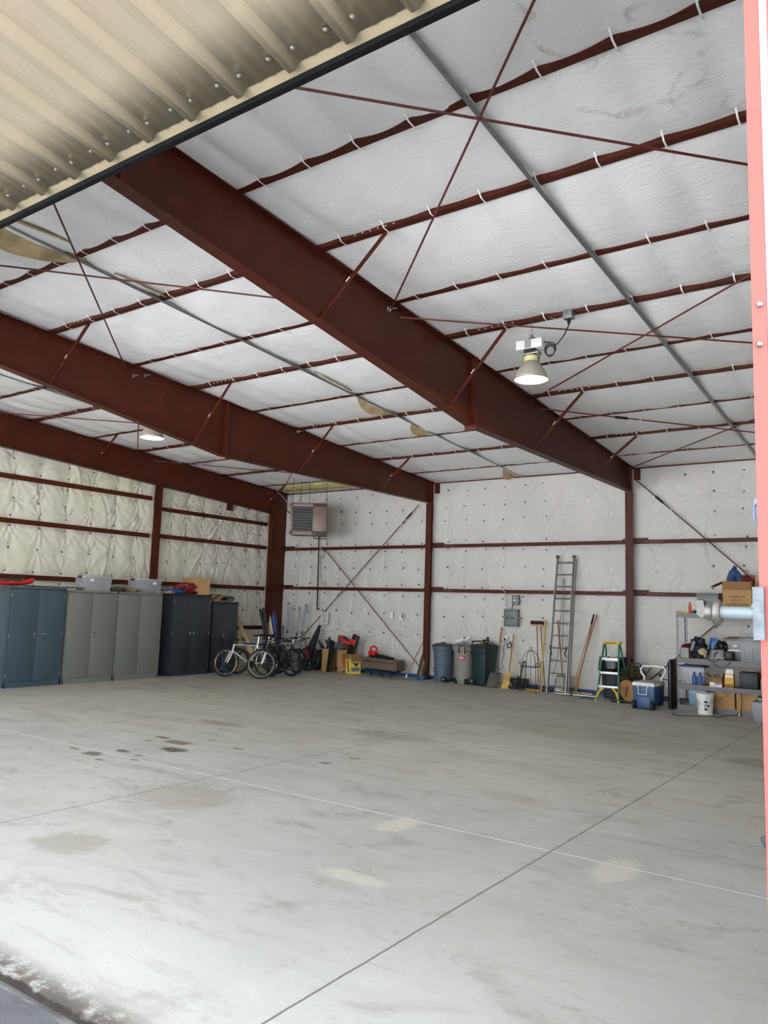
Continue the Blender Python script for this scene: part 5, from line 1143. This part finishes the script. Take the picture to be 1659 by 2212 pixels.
for r_, z_ in ((.27, .78), (.30, .86), (.325, .85), (.335, .76), (.345, .66), (.350, .58)): rings.append([b_.v(((r_+.018*MN.noise(Vector((q*1.7, z_*9, 1))))*math.cos(2*PI*q/n), (r_+.018*MN.noise(Vector((q*1.3, z_*7, 2))))*math.sin(2*PI*q/n), z_+.035*MN.noise(Vector((q*.6, z_*3, 4))))) for q in range(n)])
b_.skin(rings, caps=False); b_.build('bag', mat('black_bag', (20, 20, 22), .28, bump=.006, bs=14), t, solid=.003)

# ================================================================ rope coil, disc, cooler, candle stand
DKT = mat('dark_twig', (44, 34, 30), .7, var=.3)
t = thing('twig_pile', 'tangled dark coil of wire and twigs at the foot of the cooler column', 'coil', (-5.25, 16.55, 0))
r_ = random.Random(11)
for q in range(7):
    b_ = MB(); c = Vector((r_.uniform(-.25, .45), r_.uniform(-.1, .15), r_.uniform(.38, .62))); R = r_.uniform(.10, .24); tl = Vector((r_.uniform(-.6, .6), r_.uniform(-1, 1), r_.uniform(-.6, .6))).normalized(); u = tl.orthogonal().normalized(); v = tl.cross(u)
    b_.tube([c+u*(R*math.cos(a)*(1+.1*math.sin(3*a)))+v*(R*.7*math.sin(a)) for a in np.linspace(0, 2*PI, 26)[:-1]], .010, 6, True); b_.build('loop', DKT, t)
b_ = MB(); b_.blob((.0, 0, .52), (.22, .14, .20), 31, .7, 4, 5); b_.build('tangle', mat('brown_tangle', (66, 58, 40), .9, var=.7, vs=40, bump=.02, bs=50), t)
b_ = MB(); b_.box((.1, 0, .33), (.58, .22, .04), rot=(0, .05, 0)); b_.box((.1, .05, .16), (.5, .2, .30)); b_.build('base_box', BLACK, t, smooth=0)
t = thing('round_table_top', 'round tan wooden disc leaning on its edge left of the cooler', 'disc', (-5.26, 16.28, 0)); b_ = MB()
b_.cyl((0, 0, .225), (.015, .03, .23), .22, n=48); b_.build('disc', WOOD if False else mat('tan_disc', (178, 132, 82), .6, var=.1, vs=3), t); b_ = MB(); b_.tube([(.03, -.012, .43), (.01, -.02, .3), (-.04, -.016, .10)], .008, 6); b_.build('cord', BLACK, t)
b_ = MB(); b_.tube([(-.38, -.05, .02), (-.2, -.12, .02), (.1, -.08, .02), (.3, -.05, .03)], .02, 6); b_.build('black_hose', BLACK, label='black hose lying under the round tan disc', cat='hose', loc=(-5.15, 16.1, 0))
# cooler
CB = mat('cooler_blue', (48, 80, 126), .42, var=.05); t = thing('wheeled_cooler', 'blue wheeled cooler with white lid and looped white handle', 'cooler', (-4.63, 15.62, 0), -.06)
cw, cdp = .43, .58
b_ = MB(); b_.box((0, 0, .245), (cw*.92, cdp*.92, .39), taper=1.09, bev=.015); b_.box((0, -cdp/2*.95, .13), (cw*.62, .03, .22), bev=.01); b_.build('body', CB, t)
b_ = MB(); b_.box((0, 0, .465), (cw*1.03, cdp*1.03, .07), bev=.022); b_.build('lid_rim', WHITE, t); b_ = MB(); b_.box((0, 0, .505), (cw*.95, cdp*.95, .02), bev=.008); b_.build('lid_top', mat('cooler_lid_top', (150, 150, 144), .5), t)
for s_ in (-1, 1):
    b_ = MB(); b_.box((s_*.11, -cdp/2-.012, .475), (.08, .02, .03), bev=.006); b_.build('latch', WHITE, t)
    b_ = MB(); b_.cyl((s_*(cw/2-.07), -cdp/2*.95, .08), (s_*(cw/2-.01), -cdp/2*.95, .08), .08, n=24); b_.build('wheel', RUBBER, t)
b_ = MB(); b_.tube([(-.10, -cdp/2-.012, .43), (-.08, -cdp/2-.03, .40), (-.08, -cdp/2-.035, .28), (.08, -cdp/2-.035, .28), (.08, -cdp/2-.03, .40), (.10, -cdp/2-.012, .43)], .011, 8); b_.build('front_handle', WHITE, t)
b_ = MB(); b_.tube([(-.17, .24, .49), (-.17, .25, .58), (-.23, .26, .64), (-.25, .27, .72), (-.20, .28, .78), (0, .28, .79), (.20, .28, .78), (.25, .27, .72), (.23, .26, .64), (.17, .25, .58), (.17, .24, .49)], .022, 10); b_.build('pull_handle', WHITE, t)
# iron candle stand
t = thing('candle_stand', 'black iron floor candle stand with several cups, right of the cooler', 'candle stand', (-4.26, 16.25, 0))
b_ = MB(); b_.cyl((0, 0, .05), (0, 0, .82), .010, n=8)
for z_, L_ in ((.52, .32), (.18, .30)):
    b_.tube([(-L_, 0, z_+.06), (-L_*.9, 0, z_), (0, 0, z_-.01), (L_*.9, 0, z_), (L_, 0, z_+.06)], .010, 6); b_.tube([(-.06, 0, z_), (0, 0, z_-.12), (.06, 0, z_)], .008, 6)
for a in (0, 2.1, 4.2): b_.tube([(0, 0, .12), (.12*math.cos(a), .12*math.sin(a), .06), (.24*math.cos(a), .24*math.sin(a), .008)], .009, 6)
b_.build('frame', BLACKM, t)
for (x_, z_) in ((0, .82), (-.32, .58), (.32, .58), (-.30, .24), (.30, .24)):
    b_ = MB(); b_.lathe([(.008, -.03), (.018, 0), (.055, .012), (.055, .018), (.016, .022), (.020, .055), (.0, .055)], 14, c=(x_, 0, z_)); b_.build('candle_cup', BLACKM, t)
t = thing('folded_table', 'black folded table standing on edge against the steel shelf', 'folding table', (-4.245, 15.95, 0)); b_ = MB(); b_.box((0, 0, .48), (.04, .5, .94), bev=.008); b_.build('top', BLACK, t); b_ = MB(); b_.tube([(-.03, -.22, .03), (-.035, -.22, .9), (-.035, .2, .9), (-.03, .2, .03)], .010, 6); b_.build('leg_frame', BLACKM, t)

# ================================================================ steel shelf unit and everything on it
SX0, SX1, SY0, SY1 = -4.14, -2.05, 15.82, 16.48
SG = mat('grey_shelf_steel', (96, 100, 108), .42, var=.06); PBD = mat('particle_board', (176, 138, 98), .75, var=.1, vs=30)
t = thing('shelving_unit', 'grey slotted steel shelving unit with four particle board levels', 'shelf unit', (SX0, SY0, 0))
LEV = (.10, .49, .99, 1.86); SW, SD = SX1-SX0, SY1-SY0
for (x_, y_, sx_, sy_) in ((0, 0, 1, 1), (0, SD, 1, -1), (SW, 0, -1, 1), (SW, SD, -1, -1)):
    b_ = MB(); n_h = 36
    # slotted angle post: front web drawn as rungs between two strips so the slots are real holes
    for dx in (.004, .036): b_.box((x_+sx_*dx, y_, .945), (.010 if dx < .01 else .012, .003, 1.89))
    for k in range(n_h+1): b_.box((x_+sx_*.020, y_, .01+1.87*k/n_h), (.022, .003, .018))
    b_.box((x_, y_+sy_*.02, .945), (.003, .04, 1.89)); b_.build('post', SG, t, smooth=0)
for z_ in LEV:
    b_ = MB(); b_.box((SW/2, SD/2, z_-.008), (SW-.01, SD-.01, .016)); b_.build('shelf_board', PBD, t, smooth=0)
    b_ = MB(); hz = .075 if z_ > .3 else .09
    for y_ in (-.003, SD+.003): b_.box((SW/2, y_, z_-.012-hz/2), (SW, .006, hz)); b_.box((SW/2, y_+(.008 if y_ < .1 else -.008), z_-.012-hz), (SW, .02, .004))
    for x_ in (0, SW): b_.box((x_, SD/2, z_-.012-hz/2), (.006, SD, hz))
    b_.build('beam', SG, t, smooth=0)
L1, L2, L3, L4 = LEV
def sp(px0, px1, pyt, z, Y):
    """extent of a thing standing at depth Y on level z: centre x, width, height"""
    a = aY(px0, pyt, Y); b = aY(px1, pyt, Y); return (a.x+b.x)/2, b.x-a.x, (a.z+b.z)/2-z
def bottle(loc, r, h, m, label, capm=None, name='bottle', lab=None):
    t = thing(name, label, 'bottle', loc); b_ = MB(); b_.lathe([(r*.9, 0), (r, .01), (r, h*.62), (r*.8, h*.75), (r*.4, h*.84), (r*.4, h*.88)], 20, sy=.7 if r > .035 else 1); b_.build('body', m, t)
    b_ = MB(); b_.lathe([(r*.48, h*.86), (r*.48, h), (0.001, h)], 14); b_.build('cap', capm or m, t)
    if lab: b_ = MB(); b_.box((0, -r*.72, h*.35), (r*1.2, .004, h*.35)); b_.build('label', lab, t, smooth=0)
    return t
GT = mat('grey_tote', (112, 114, 114), .45, var=.04); GT2 = mat('pale_grey_tote', (142, 146, 150), .42, var=.04)
# --- top level
x_, w_, h_ = sp(1458, 1480, 1319, L4, 15.9); b_ = MB(); b_.box((0, 0, .02), (.22, .3, .04)); b_.build('wood_block', WOOD, label='pale wood block at the left end of the top shelf', cat='wood block', loc=(-4.02, 16.0, L4), smooth=0)
bottle((-3.90, 15.90, L4), .028, .21, mat('orange_red_plastic', (222, 76, 46), .4), 'orange-red tube with black top standing on the top shelf', BLACK, 'flashlight')
b_ = MB(); b_.box((0, 0, .03), (.05, .06, .06)); b_.tube([(.03, 0, .01), (.05, 0, .08), (.06, 0, .12)], .008, 6); b_.build('small_hook', BLACKM, label='small black hook on the top shelf beside the white sheet', cat='hook', loc=(-3.82, 15.92, L4))
x_, w_, h_ = sp(1496, 1512, 1296, L4, 15.80); t = thing('paper_sheet', 'white sheet of paper hanging over the top shelf edge', 'paper', (-3.68, 15.80, L4-.09)); b_ = MB(); b_.prism([(-.08, .34), (.05, .34), (.10, .07), (.02, -.0), (-.07, .07)], -.0, .003, 'xz'); b_.build('sheet', mat('white_paper', (214, 210, 204), .7), t, smooth=0)
x_, w_, h_ = sp(1508, 1556, 1282, L4, 16.05); t = tub((x_, 16.1, L4), (w_, .42, h_), 'dark grey plastic tote with a white sticker on the top shelf', bodym=GT, lidm=GT, sticker=(.0, .30, .12, .07, 's'), tp=1.28, name='storage_tote', cat='storage tote')
b_ = MB(); b_.box((0, -.21, h_*.78), (.30, .02, h_*.18), bev=.006); b_.build('rim_drop', GT, t)
b5 = carton((-3.02, 15.98, L4), (.52, .36, .62), 'tan cardboard box with printed text on the top shelf, clothes and chairs inside', flaps=[('s', 172), ('w', 115), ('n', 30)])
text('for Multiple Uses:', .043, INK, b5, (.0, -.184, .335), (PI/2, 0, 0), depth=.0003)
text('Moving - 4 Boxes\nStorage - 10-12 Years', .024, INK, b5, (.0, -.184, .265), (PI/2, 0, 0), depth=.0003)
b_ = MB()
for q, (n_w, w0_) in enumerate(((9, .40), (10, .44), (8, .34), (9, .40))):
    for k in range(n_w): b_.box((-w0_/2+w0_*(k+.5)/n_w, -.184, .205-.028*q), (w0_/n_w*.72, .001, .011))
b_.build('fine_print', INK, b5, smooth=0, kind='stuff')
b6 = carton((-2.46, 15.98, L4), (.50, .36, .61), 'second tan cardboard box on the top shelf, mostly behind the door post', flaps=[('s', 172), ('e', 60)])
for c, r, m_, lab in (((-3.10, 16.0, L4+.42), (.13, .10, .22), mat('denim_blue', (44, 72, 118), .7, var=.25, bump=.004, bs=20), 'blue fabric bag standing in the printed cardboard box'), ((-2.88, 16.0, L4+.48), (.12, .10, .12), mat('dark_red_fabric', (110, 18, 26), .8, var=.3), 'dark red fabric in the printed cardboard box')):
    b_ = MB(); b_.blob((0, 0, r[2]), r, 5, .4, 4, 2, flat=0); b_.build('fabric_bag', m_, label=lab, cat='bag', loc=c)
for x_, lab, hh_ in ((-2.92, 'left steel chair loop sticking out of the printed box', .38), (-2.62, 'right steel chair loop sticking out between the boxes', .33)):
    t = thing('folding_chair_frame', lab, 'chair frame', (x_, 16.0, L4+.45)); b_ = MB(); b_.tube([(-.06, 0, 0), (.0, 0, hh_-.06), (.02, 0, hh_), (.06, 0, hh_+.01), (.08, 0, hh_-.03), (.05, 0, hh_*.5), (.03, 0, .02)], .011, 8); b_.build('tube', CHROME if hh_ > .35 else GALV, t)
# --- second level
z_ = L3
t = carton((-4.01, 16.0, z_), (.17, .24, .20), 'small grey-white box at the left end of the second shelf', flaps=[('n', 20)], m=mat('grey_card', (160, 160, 160), .7), name='small_box')
b_ = MB(); b_.blob((0, 0, .03), (.09, .10, .05), 41, .6, 3, 5); b_.build('red_black_tools', mat('red_black_mix', (110, 26, 28), .6, var=.9, vs=25), label='red and black odds and ends in the small grey box', cat='tools', loc=(-4.0, 16.0, z_+.19))
cloth((-3.80, 16.08, z_), (.15, .14, .19), 43, mat('dark_blue_heap', (34, 40, 54), .7, var=.8, vs=18, bump=.006, bs=20), 'dark heap of tools and rags on the second shelf', cat='rags', name='rag_heap', amp=.6)
b_ = MB(); b_.box((0, 0, .10), (.06, .06, .20), rot=(0, .3, 0), bev=.01); b_.build('grey_tool', mat('grey_tool', (120, 122, 124), .4), label='upright grey plastic tool on the dark heap', cat='tool', loc=(-3.86, 15.93, z_+.14))
b_ = MB(); b_.blob((0, 0, 0), (.075, .07, .065), 47, .4, 3, 2.5); b_.build('beige_rag', mat('beige_rag', (190, 174, 144), .9, var=.2), label='crumpled beige rag on the second shelf', cat='rag', loc=(-3.68, 15.92, z_+.14))
t = thing('blue_bag_of_snacks', 'blue foil bag standing at the back of the second shelf', 'foil bag', (-3.55, 16.22, z_+.12)); b_ = MB(); b_.box((0, 0, .14), (.16, .06, .28), taper=.9, ty=.2, bev=.008, rot=(0, .12, 0)); b_.build('bag', mat('blue_foil', (30, 92, 170), .3, var=.3, vs=12), t)
b_ = MB(); b_.box((0, 0, .06), (.26, .3, .12)); b_.build('black_case', BLACK, label='flat black case under the blue foil bag', cat='case', loc=(-3.52, 16.22, z_), smooth=0)
cloth((-3.38, 16.14, z_), (.13, .12, .17), 51, BLACK, 'black shoulder bag behind the grey air pump', cat='bag', name='shoulder_bag', amp=.4)
t = thing('air_pump', 'grey electric pump with black handle and cord on the second shelf', 'pump', (-3.41, 15.93, z_)); b_ = MB(); b_.box((0, 0, .10), (.28, .18, .19), taper=.8, bev=.025); b_.build('housing', mat('pump_grey', (132, 136, 138), .45), t)
b_ = MB(); b_.box((.20, .02, .09), (.16, .16, .17), bev=.03); b_.build('motor', BLACK, t); b_ = MB(); b_.tube([(-.05, -.095, .05), (-.02, -.11, .13), (.02, -.10, .15)], .010, 6); b_.build('handle', BLACK, t)
for x2 in (-.10, .10):
    b_ = MB(); [b_.box((x2, -.088, .05+.02*q), (.05, .006, .006)) for q in range(5)]; b_.build('vent', BLACK, t, smooth=0)
b_ = MB(); b_.tube([(-.14, -.09, .10), (-.20, -.12, .03), (-.12, -.13, -.02), (0, -.12, -.03), (.05, -.11, .03)], .007, 6); b_.tube([(-.1, -.12, -.01), (.02, -.14, -.12), (.14, -.14, -.13), (.25, -.12, -.02), (.28, -.05, .04)], .006, 6); b_.build('cord', BLACK, t)
t = tub((-3.10, 16.2, z_), (.30, .36, .20), 'low grey tub under the clear box on the second shelf', bodym=GT, lidm=WHITE)
t = tub((-3.12, 16.18, z_+.205), (.28, .34, .15), 'small clear box with a yellow tag stacked on the low grey tub', sticker=(0, .07, .07, .04, 's'))
t = thing('kindling_bundle', 'bundle of thin brown sticks lying on top of the totes', 'sticks', (-3.12, 16.1, z_+.40))
for q in range(6):
    b_ = MB(); b_.cyl((-.22+.02*q, -.06+.03*q, .0+.008*q), (.30, -.05+.03*q, .02+.01*(q % 3)), .009, n=6); b_.build('stick', mat('brown_stick', (120, 92, 54), .7), t)
t = tub((-2.80, 16.02, z_), (.40, .42, .43), 'large pale grey ribbed tote on the second shelf', bodym=GT2, lidm=GT2, ribs=3, name='storage_tote', cat='storage tote')
b_ = MB(); b_.box((0, -.22, .405), (.14, .03, .05), bev=.006); b_.build('handle', GT2, t)
tub((-2.66, 16.05, z_+.44), (.42, .34, .12), 'small clear lidded box on top of the large ribbed tote', sticker=(-.05, .06, .07, .04, 's'))
carton((-2.38, 15.98, z_), (.42, .36, .38), 'tan cardboard box right of the ribbed tote, partly behind the post', flaps=[('s', 170)])
# --- third level
z_ = L2
t = tub((-3.88, 16.08, z_), (.46, .40, .36), 'large clear tub with a dark blue lid on the third shelf', lidm=mat('dark_blue_lid2', (22, 30, 84), .35))
for q, (dx, hh_) in enumerate(((-.10, .16), (-.02, .2), (.05, .17))): bottle((-3.88+dx, 16.0, z_+.02), .032, hh_, WHITE, ['left', 'middle', 'right'][q]+' white bottle inside the blue-lidded clear tub', None)
bottle((-3.83, 15.86, z_), .042, .25, BLUEP, 'left bright blue bottle in front of the clear tub', mat('navy_cap', (24, 40, 96), .4)); bottle((-3.72, 15.86, z_), .042, .245, BLUEP, 'right bright blue bottle in front of the clear tub', mat('navy_cap', (24, 40, 96), .4))
t = carton((-3.44, 15.95, z_), (.22, .20, .17), 'small open box, white and blue below, cords inside, on the third shelf', flaps=[('s', 165), ('w', 50), ('e', 20)], m=CARD, name='small_box')
b_ = MB(); b_.box((0, -.102, .05), (.215, .003, .10)); b_.build('white_print', WHITE, t, smooth=0); b_ = MB(); b_.box((.04, -.104, .06), (.11, .003, .04)); b_.mark(0); b_.box((-.03, -.104, .02), (.14, .003, .012)); b_.mark(1); b_.build('colour_print', [mat('pale_blue_print', (110, 120, 180), .5), REDP], t, smooth=0)
b_ = MB(); b_.tube([(-.06, 0, .0), (-.04, 0, .08), (.02, 0, .10), (.05, 0, .03), (-.02, 0, .02)], .009, 6); b_.build('black_cable', BLACK, label='black cable coil poking out of the small open box', cat='cable', loc=(-3.44, 15.97, z_+.12))
t = thing('yellow_carton', 'yellow and white carton with dark print and a raised flap', 'carton', (-3.20, 15.90, z_)); b_ = MB(); b_.box((0, 0, .13), (.15, .12, .26)); b_.mark(0); b_.box((0, -.061, .02), (.15, .002, .03)); b_.mark(1); b_.build('body', [mat('yellow_carton', (226, 168, 44), .5), mat('brown_print', (70, 44, 24), .5)], t, smooth=0)
b_ = MB(); b_.prism([(-.075, .26), (.075, .26), (.065, .345), (-.045, .345)], -.05, -.045, 'xz'); b_.box((0, -.0615, .215), (.13, .002, .05)); b_.build('flap', WHITE, t, smooth=0)
b_ = MB(); [b_.cyl((-.045+.045*q, -.0612, .055), (-.045+.045*q, -.0635, .055), .016, n=16) for q in range(3)]; b_.build('round_print', INK, t)
t = thing('black_crate', 'black ventilated plastic heater box on the third shelf', 'crate', (-2.87, 15.98, z_)); b_ = MB(); b_.box((0, 0, .16), (.33, .26, .30), taper=.95, bev=.02); [b_.box((.13, -.128, .06+.03*q), (.04, .008, .014)) for q in range(7)]; b_.box((0, 0, .006), (.37, .30, .012)); b_.build('body', mat('dark_crate', (34, 38, 40), .5), t)
bottle((-2.62, 15.90, z_), .055, .27, mat('silver_jug', (160, 162, 168), .4), 'silver oil jug with a blue label on the third shelf', mat('grey_cap', (110, 110, 112), .4), 'oil_jug', mat('blue_label', (34, 48, 110), .4))
bottle((-2.53, 15.92, z_), .045, .24, mat('navy_jug', (30, 38, 78), .4), 'dark blue jug beside the silver oil jug', REDP, 'oil_jug', WHITE)
b_ = MB(); b_.box((0, 0, .17), (.5, .02, .32), rot=(-.08, 0, 0)); b_.build('plywood_sheet', CARD, label='tan panel standing at the back of the third shelf', cat='panel', loc=(-2.55, 16.32, z_), smooth=0)
# --- bottom level
z_ = L1
t = tub((-3.80, 16.12, z_), (.34, .36, .32), 'clear tub with pale blue contents on the bottom shelf', bodym=mat('blue_clear', (128, 168, 196), .25, alpha=.8), latch=(BLACK, 'x'))
for x_, w_, lab in ((-3.30, .37, 'left'), (-2.90, .37, 'right')):
    b_ = MB(); b_.box((0, 0, .155), (w_, .40, .31), rot=(0, 0, 0)); b_.mark(0)
    [b_.box((0, -.2015, .27-.02*q), (w_*.6, .002, .003)) for q in range(3)]; b_.mark(1); b_.build('flat_carton', [CARD, CARDD], label='large flat-faced cardboard carton on the bottom shelf, %s one of two' % lab, cat='box', loc=(x_, 16.06, z_), smooth=0)
b_ = MB(); b_.prism([(-.11, .0), (-.02, .09), (.13, .055), (.10, .02), (.0, -.03)], -.004, .004, 'xz'); b_.build('cardboard_scrap', CARD, label='loose cardboard scrap above the white bucket', cat='cardboard', loc=(-3.36, 15.83, z_+.22), smooth=0)
b_ = MB(); b_.box((0, 0, .045), (.03, .04, .09)); b_.build('wood_wedge', WOOD, label='small wood wedge standing under the bottom shelf edge', cat='wood block', loc=(-3.02, 15.76, 0), smooth=0)
# bucket
t = thing('white_bucket', 'white plastic bucket with black handwriting in front of the shelf', 'bucket', (-3.57, 15.56, 0)); b_ = MB(); b_.lathe([(.125, 0), (.132, .008), (.148, .29), (.158, .292), (.158, .315), (.150, .318), (.150, .335), (.162, .337), (.162, .37), (.152, .372)], 36); b_.build('body', WHITE, t)
b_ = MB(); b_.lathe([(.162, .37), (.164, .378), (.15, .384), (.14, .378), (.001, .378)], 36); b_.build('lid', WHITE, t)
b_ = MB(); b_.tube([(.150*math.cos(a)*1.02, -.165*math.sin(a)-.0, .33-.13*math.sin(a)) for a in np.linspace(0.05, PI-.05, 14)], .003, 6); b_.build('wire_handle', STEEL, t)
def onb(txt, size, ang, z, rx=0):
    r2 = .142; text(txt, size, INK, t, (r2*math.sin(ang), -r2*math.cos(ang), z), (PI/2, 0, ang) if not rx else (PI/2, rx, ang), depth=.0015)
onb('Roof', .07, -.75, .24, PI/2*.95); onb('oil', .05, -.95, .10, PI/2*.95)
b_ = MB(); r2 = .146
for (a0, z0, w0_, h0) in ((.30, .235, .055, .03), (.30, .10, .05, .035), (.62, .165, .03, .04)): b_.at((r2*math.sin(a0), -r2*math.cos(a0), z0), (0, 0, a0)).box((0, 0, 0), (w0_, .004, h0))
b_.at((r2*math.sin(.3), -r2*math.cos(.3), .165), (PI/2, 0, .3)); b_.tube([(.024*math.cos(a), .024*math.sin(a), 0) for a in np.linspace(0, 2*PI, 17)[:-1]], .004, 5, True); b_.tube([(-.016, -.016, 0), (.016, .016, 0)], .004, 5); b_.build('warning_print', INK, t)
# right grey tote on the floor
t = tub((-2.48, 15.38, 0), (.48, .40, .36), 'grey plastic tote on the floor at the right end of the shelf', bodym=GT2, name='storage_tote', cat='storage tote', lid=False, tp=1.2)
cloth((-2.48, 15.38, .30), (.20, .17, .05), 61, GALV, 'crumpled silvery plastic sheet on the grey floor tote', cat='plastic sheet', name='plastic_sheet')
# floor cord
t = thing('extension_lead', 'thin dark extension cord running from the shelf across the floor', 'cord', (-3.96, 14.95, 0)); b_ = MB()
P = [fl(*q) for q in ((1461, 1546), (1480, 1547), (1500, 1548), (1530, 1548), (1555, 1549), (1572, 1547))]; P = [Vector((p.x, p.y, .008)) for p in P]
P += [Vector((-3.06, 15.70, .02)), Vector((-2.99, 15.79, .12)), Vector((-2.98, 15.80, .30)), Vector((-3.00, 15.80, .42))]
b_.tube([rel(t, p) for p in P], .006, 6); b_.build('cord', BLACKM, t); b_ = MB(); b_.box((-.02, 0, .015), (.06, .03, .03), bev=.006); b_.build('plug', BLACK, t)
# bucket with blue lid by the post
p = fl(1659, 1905); t = thing('pail_with_blue_lid', 'pale grey pail with blue lid, mostly hidden behind the door post', 'pail', (-.80, 6.05, 0)); b_ = MB(); b_.lathe([(.13, 0), (.135, .01), (.155, .34), (.165, .345), (.165, .36)], 32); b_.build('body', mat('pale_grey_pail', (200, 204, 212), .4), t)
b_ = MB(); b_.lathe([(.172, .34), (.178, .36), (.17, .395), (.15, .40), (.001, .40)], 32); b_.build('lid', BLUEP, t); b_ = MB(); b_.box((-.185, -.06, .30), (.05, .03, .13), rot=(0, -.5, 0), bev=.008); b_.build('clip', mat('dark_grey_clip', (70, 74, 82), .5), t)

# ================================================================ high bay lamps
LW = mat('lamp_enamel', (226, 226, 222), .35, var=.03); SHD = mat('lamp_shade_grey', (168, 162, 148), .4, metal=.15, var=.08)
def highbay(x, y, zrim, ztop, label, cordx=None):
    t = thing('high_bay_lamp', label, 'lamp', (x, y, zrim), group='high bay lamps'); R = .218
    b_ = MB(); n = 40; prof = [(R, 0), (R*.96, .035), (R*.80, .12), (R*.60, .18), (R*.44, .215), (R*.42, .235)]
    b_.lathe(prof, n, caps=False); b_.build('shade', SHD, t, solid=.003)
    b_ = MB(); b_.tube([(R*math.cos(2*PI*q/n), R*math.sin(2*PI*q/n), 0) for q in range(n)], .006, 6, True); b_.build('rim', CHROME, t)
    m, g, bs, tc = newmat('lit_bulb'); bs.inputs['Emission Color'].default_value = (1, .86, .62, 1); bs.inputs['Emission Strength'].default_value = 90
    b_ = MB(); b_.lathe([(.001, .02), (.045, .035), (.058, .08), (.045, .14), (.03, .2)], 20); b_.build('bulb', m, t)
    b_ = MB(); b_.lathe([(.095, .235), (.095, .30), (.07, .32)], 24); b_.build('socket_housing', mat('yellowed_socket', (214, 208, 150), .4), t)
    b_ = MB()
    for s_ in (-1, 1): b_.box((s_*.10, 0, .28), (.012, .06, .14))
    b_.box((0, 0, .345), (.24, .12, .03), bev=.004); b_.build('bracket', STEEL, t)
    b_ = MB(); b_.box((0, 0, .375), (.15, .14, .05)); b_.build('dark_spacer', BLACK, t, smooth=0)
    b_ = MB(); b_.box((0, 0, .455), (.36, .17, .12), bev=.006); b_.build('ballast_box', LW, t); b_ = MB(); b_.box((-.01, -.087, .455), (.09, .003, .11)); b_.build('spec_plate', mat('spec_plate', (150, 150, 146), .5), t, smooth=0)
    for x2 in (-.13, -.115, -.1): pass
    b_ = MB(); b_.lathe([(.07, .515), (.05, .535), (.02, .55)], 16); b_.cyl((0, 0, .55), (0, 0, .60), .022, n=10); b_.tube([(.022*math.cos(a), 0, .625+.025*math.sin(a)) for a in np.linspace(0, 2*PI, 13)[:-1]], .005, 5, True); b_.cyl((0, 0, .65), (0, 0, ztop-zrim), .005, n=6); b_.build('hook', STEEL, t)
    pl = bpy.data.lights.new('bulb_light', 'POINT'); pl.energy = 30; pl.color = (1, .84, .58); pl.shadow_soft_size = .05; lo = bpy.data.objects.new('bulb_light', pl); COL.objects.link(lo); lo.parent = t; lo.location = (0, 0, .03)
    return t
t = highbay(-4.115, 8.97, 4.775, roof(8.97), 'lit high bay lamp with white ballast box hanging in the front bay')
b_ = MB(); pts = [(.03, 0, .56), (.12, 0, .50), (.20, -.02, .46)]
for q in range(3):
    pts += [(.27+(.075-.008*q)*math.cos(a), -.02, .36-.015*q+(.085-.008*q)*math.sin(a)) for a in np.linspace(PI/2, PI/2-2*PI, 16)]
pts += [(.36, 0, .42), (.45, 0, .52), (.52, .0, .66), (.535, 0, .72)]
b_.tube(pts, .008, 6); b_.build('power_cord', BLACK, t)
c = Vector((-3.58, 8.90, roof(8.97)-.03)); t = thing('junction_box', 'grey junction box on the purlin beside the front lamp', 'junction box', c); b_ = MB(); b_.box((0, 0, 0), (.12, .10, .10), bev=.004); b_.build('box', GALV, t); b_ = MB(); b_.cyl((.0, 0, -.05), (0, 0, -.11), .018, n=10); b_.build('plug', BLACK, t); b_ = MB(); b_.tube([(-.06, 0, .01), (-.15, 0, -.02), (-.26, 0, .02)], .004, 5); b_.build('wire', STEEL, t)
highbay(-11.70, 8.97, 4.775, roof(8.97), 'lit high bay lamp of the left bay, half hidden above the middle rafter')
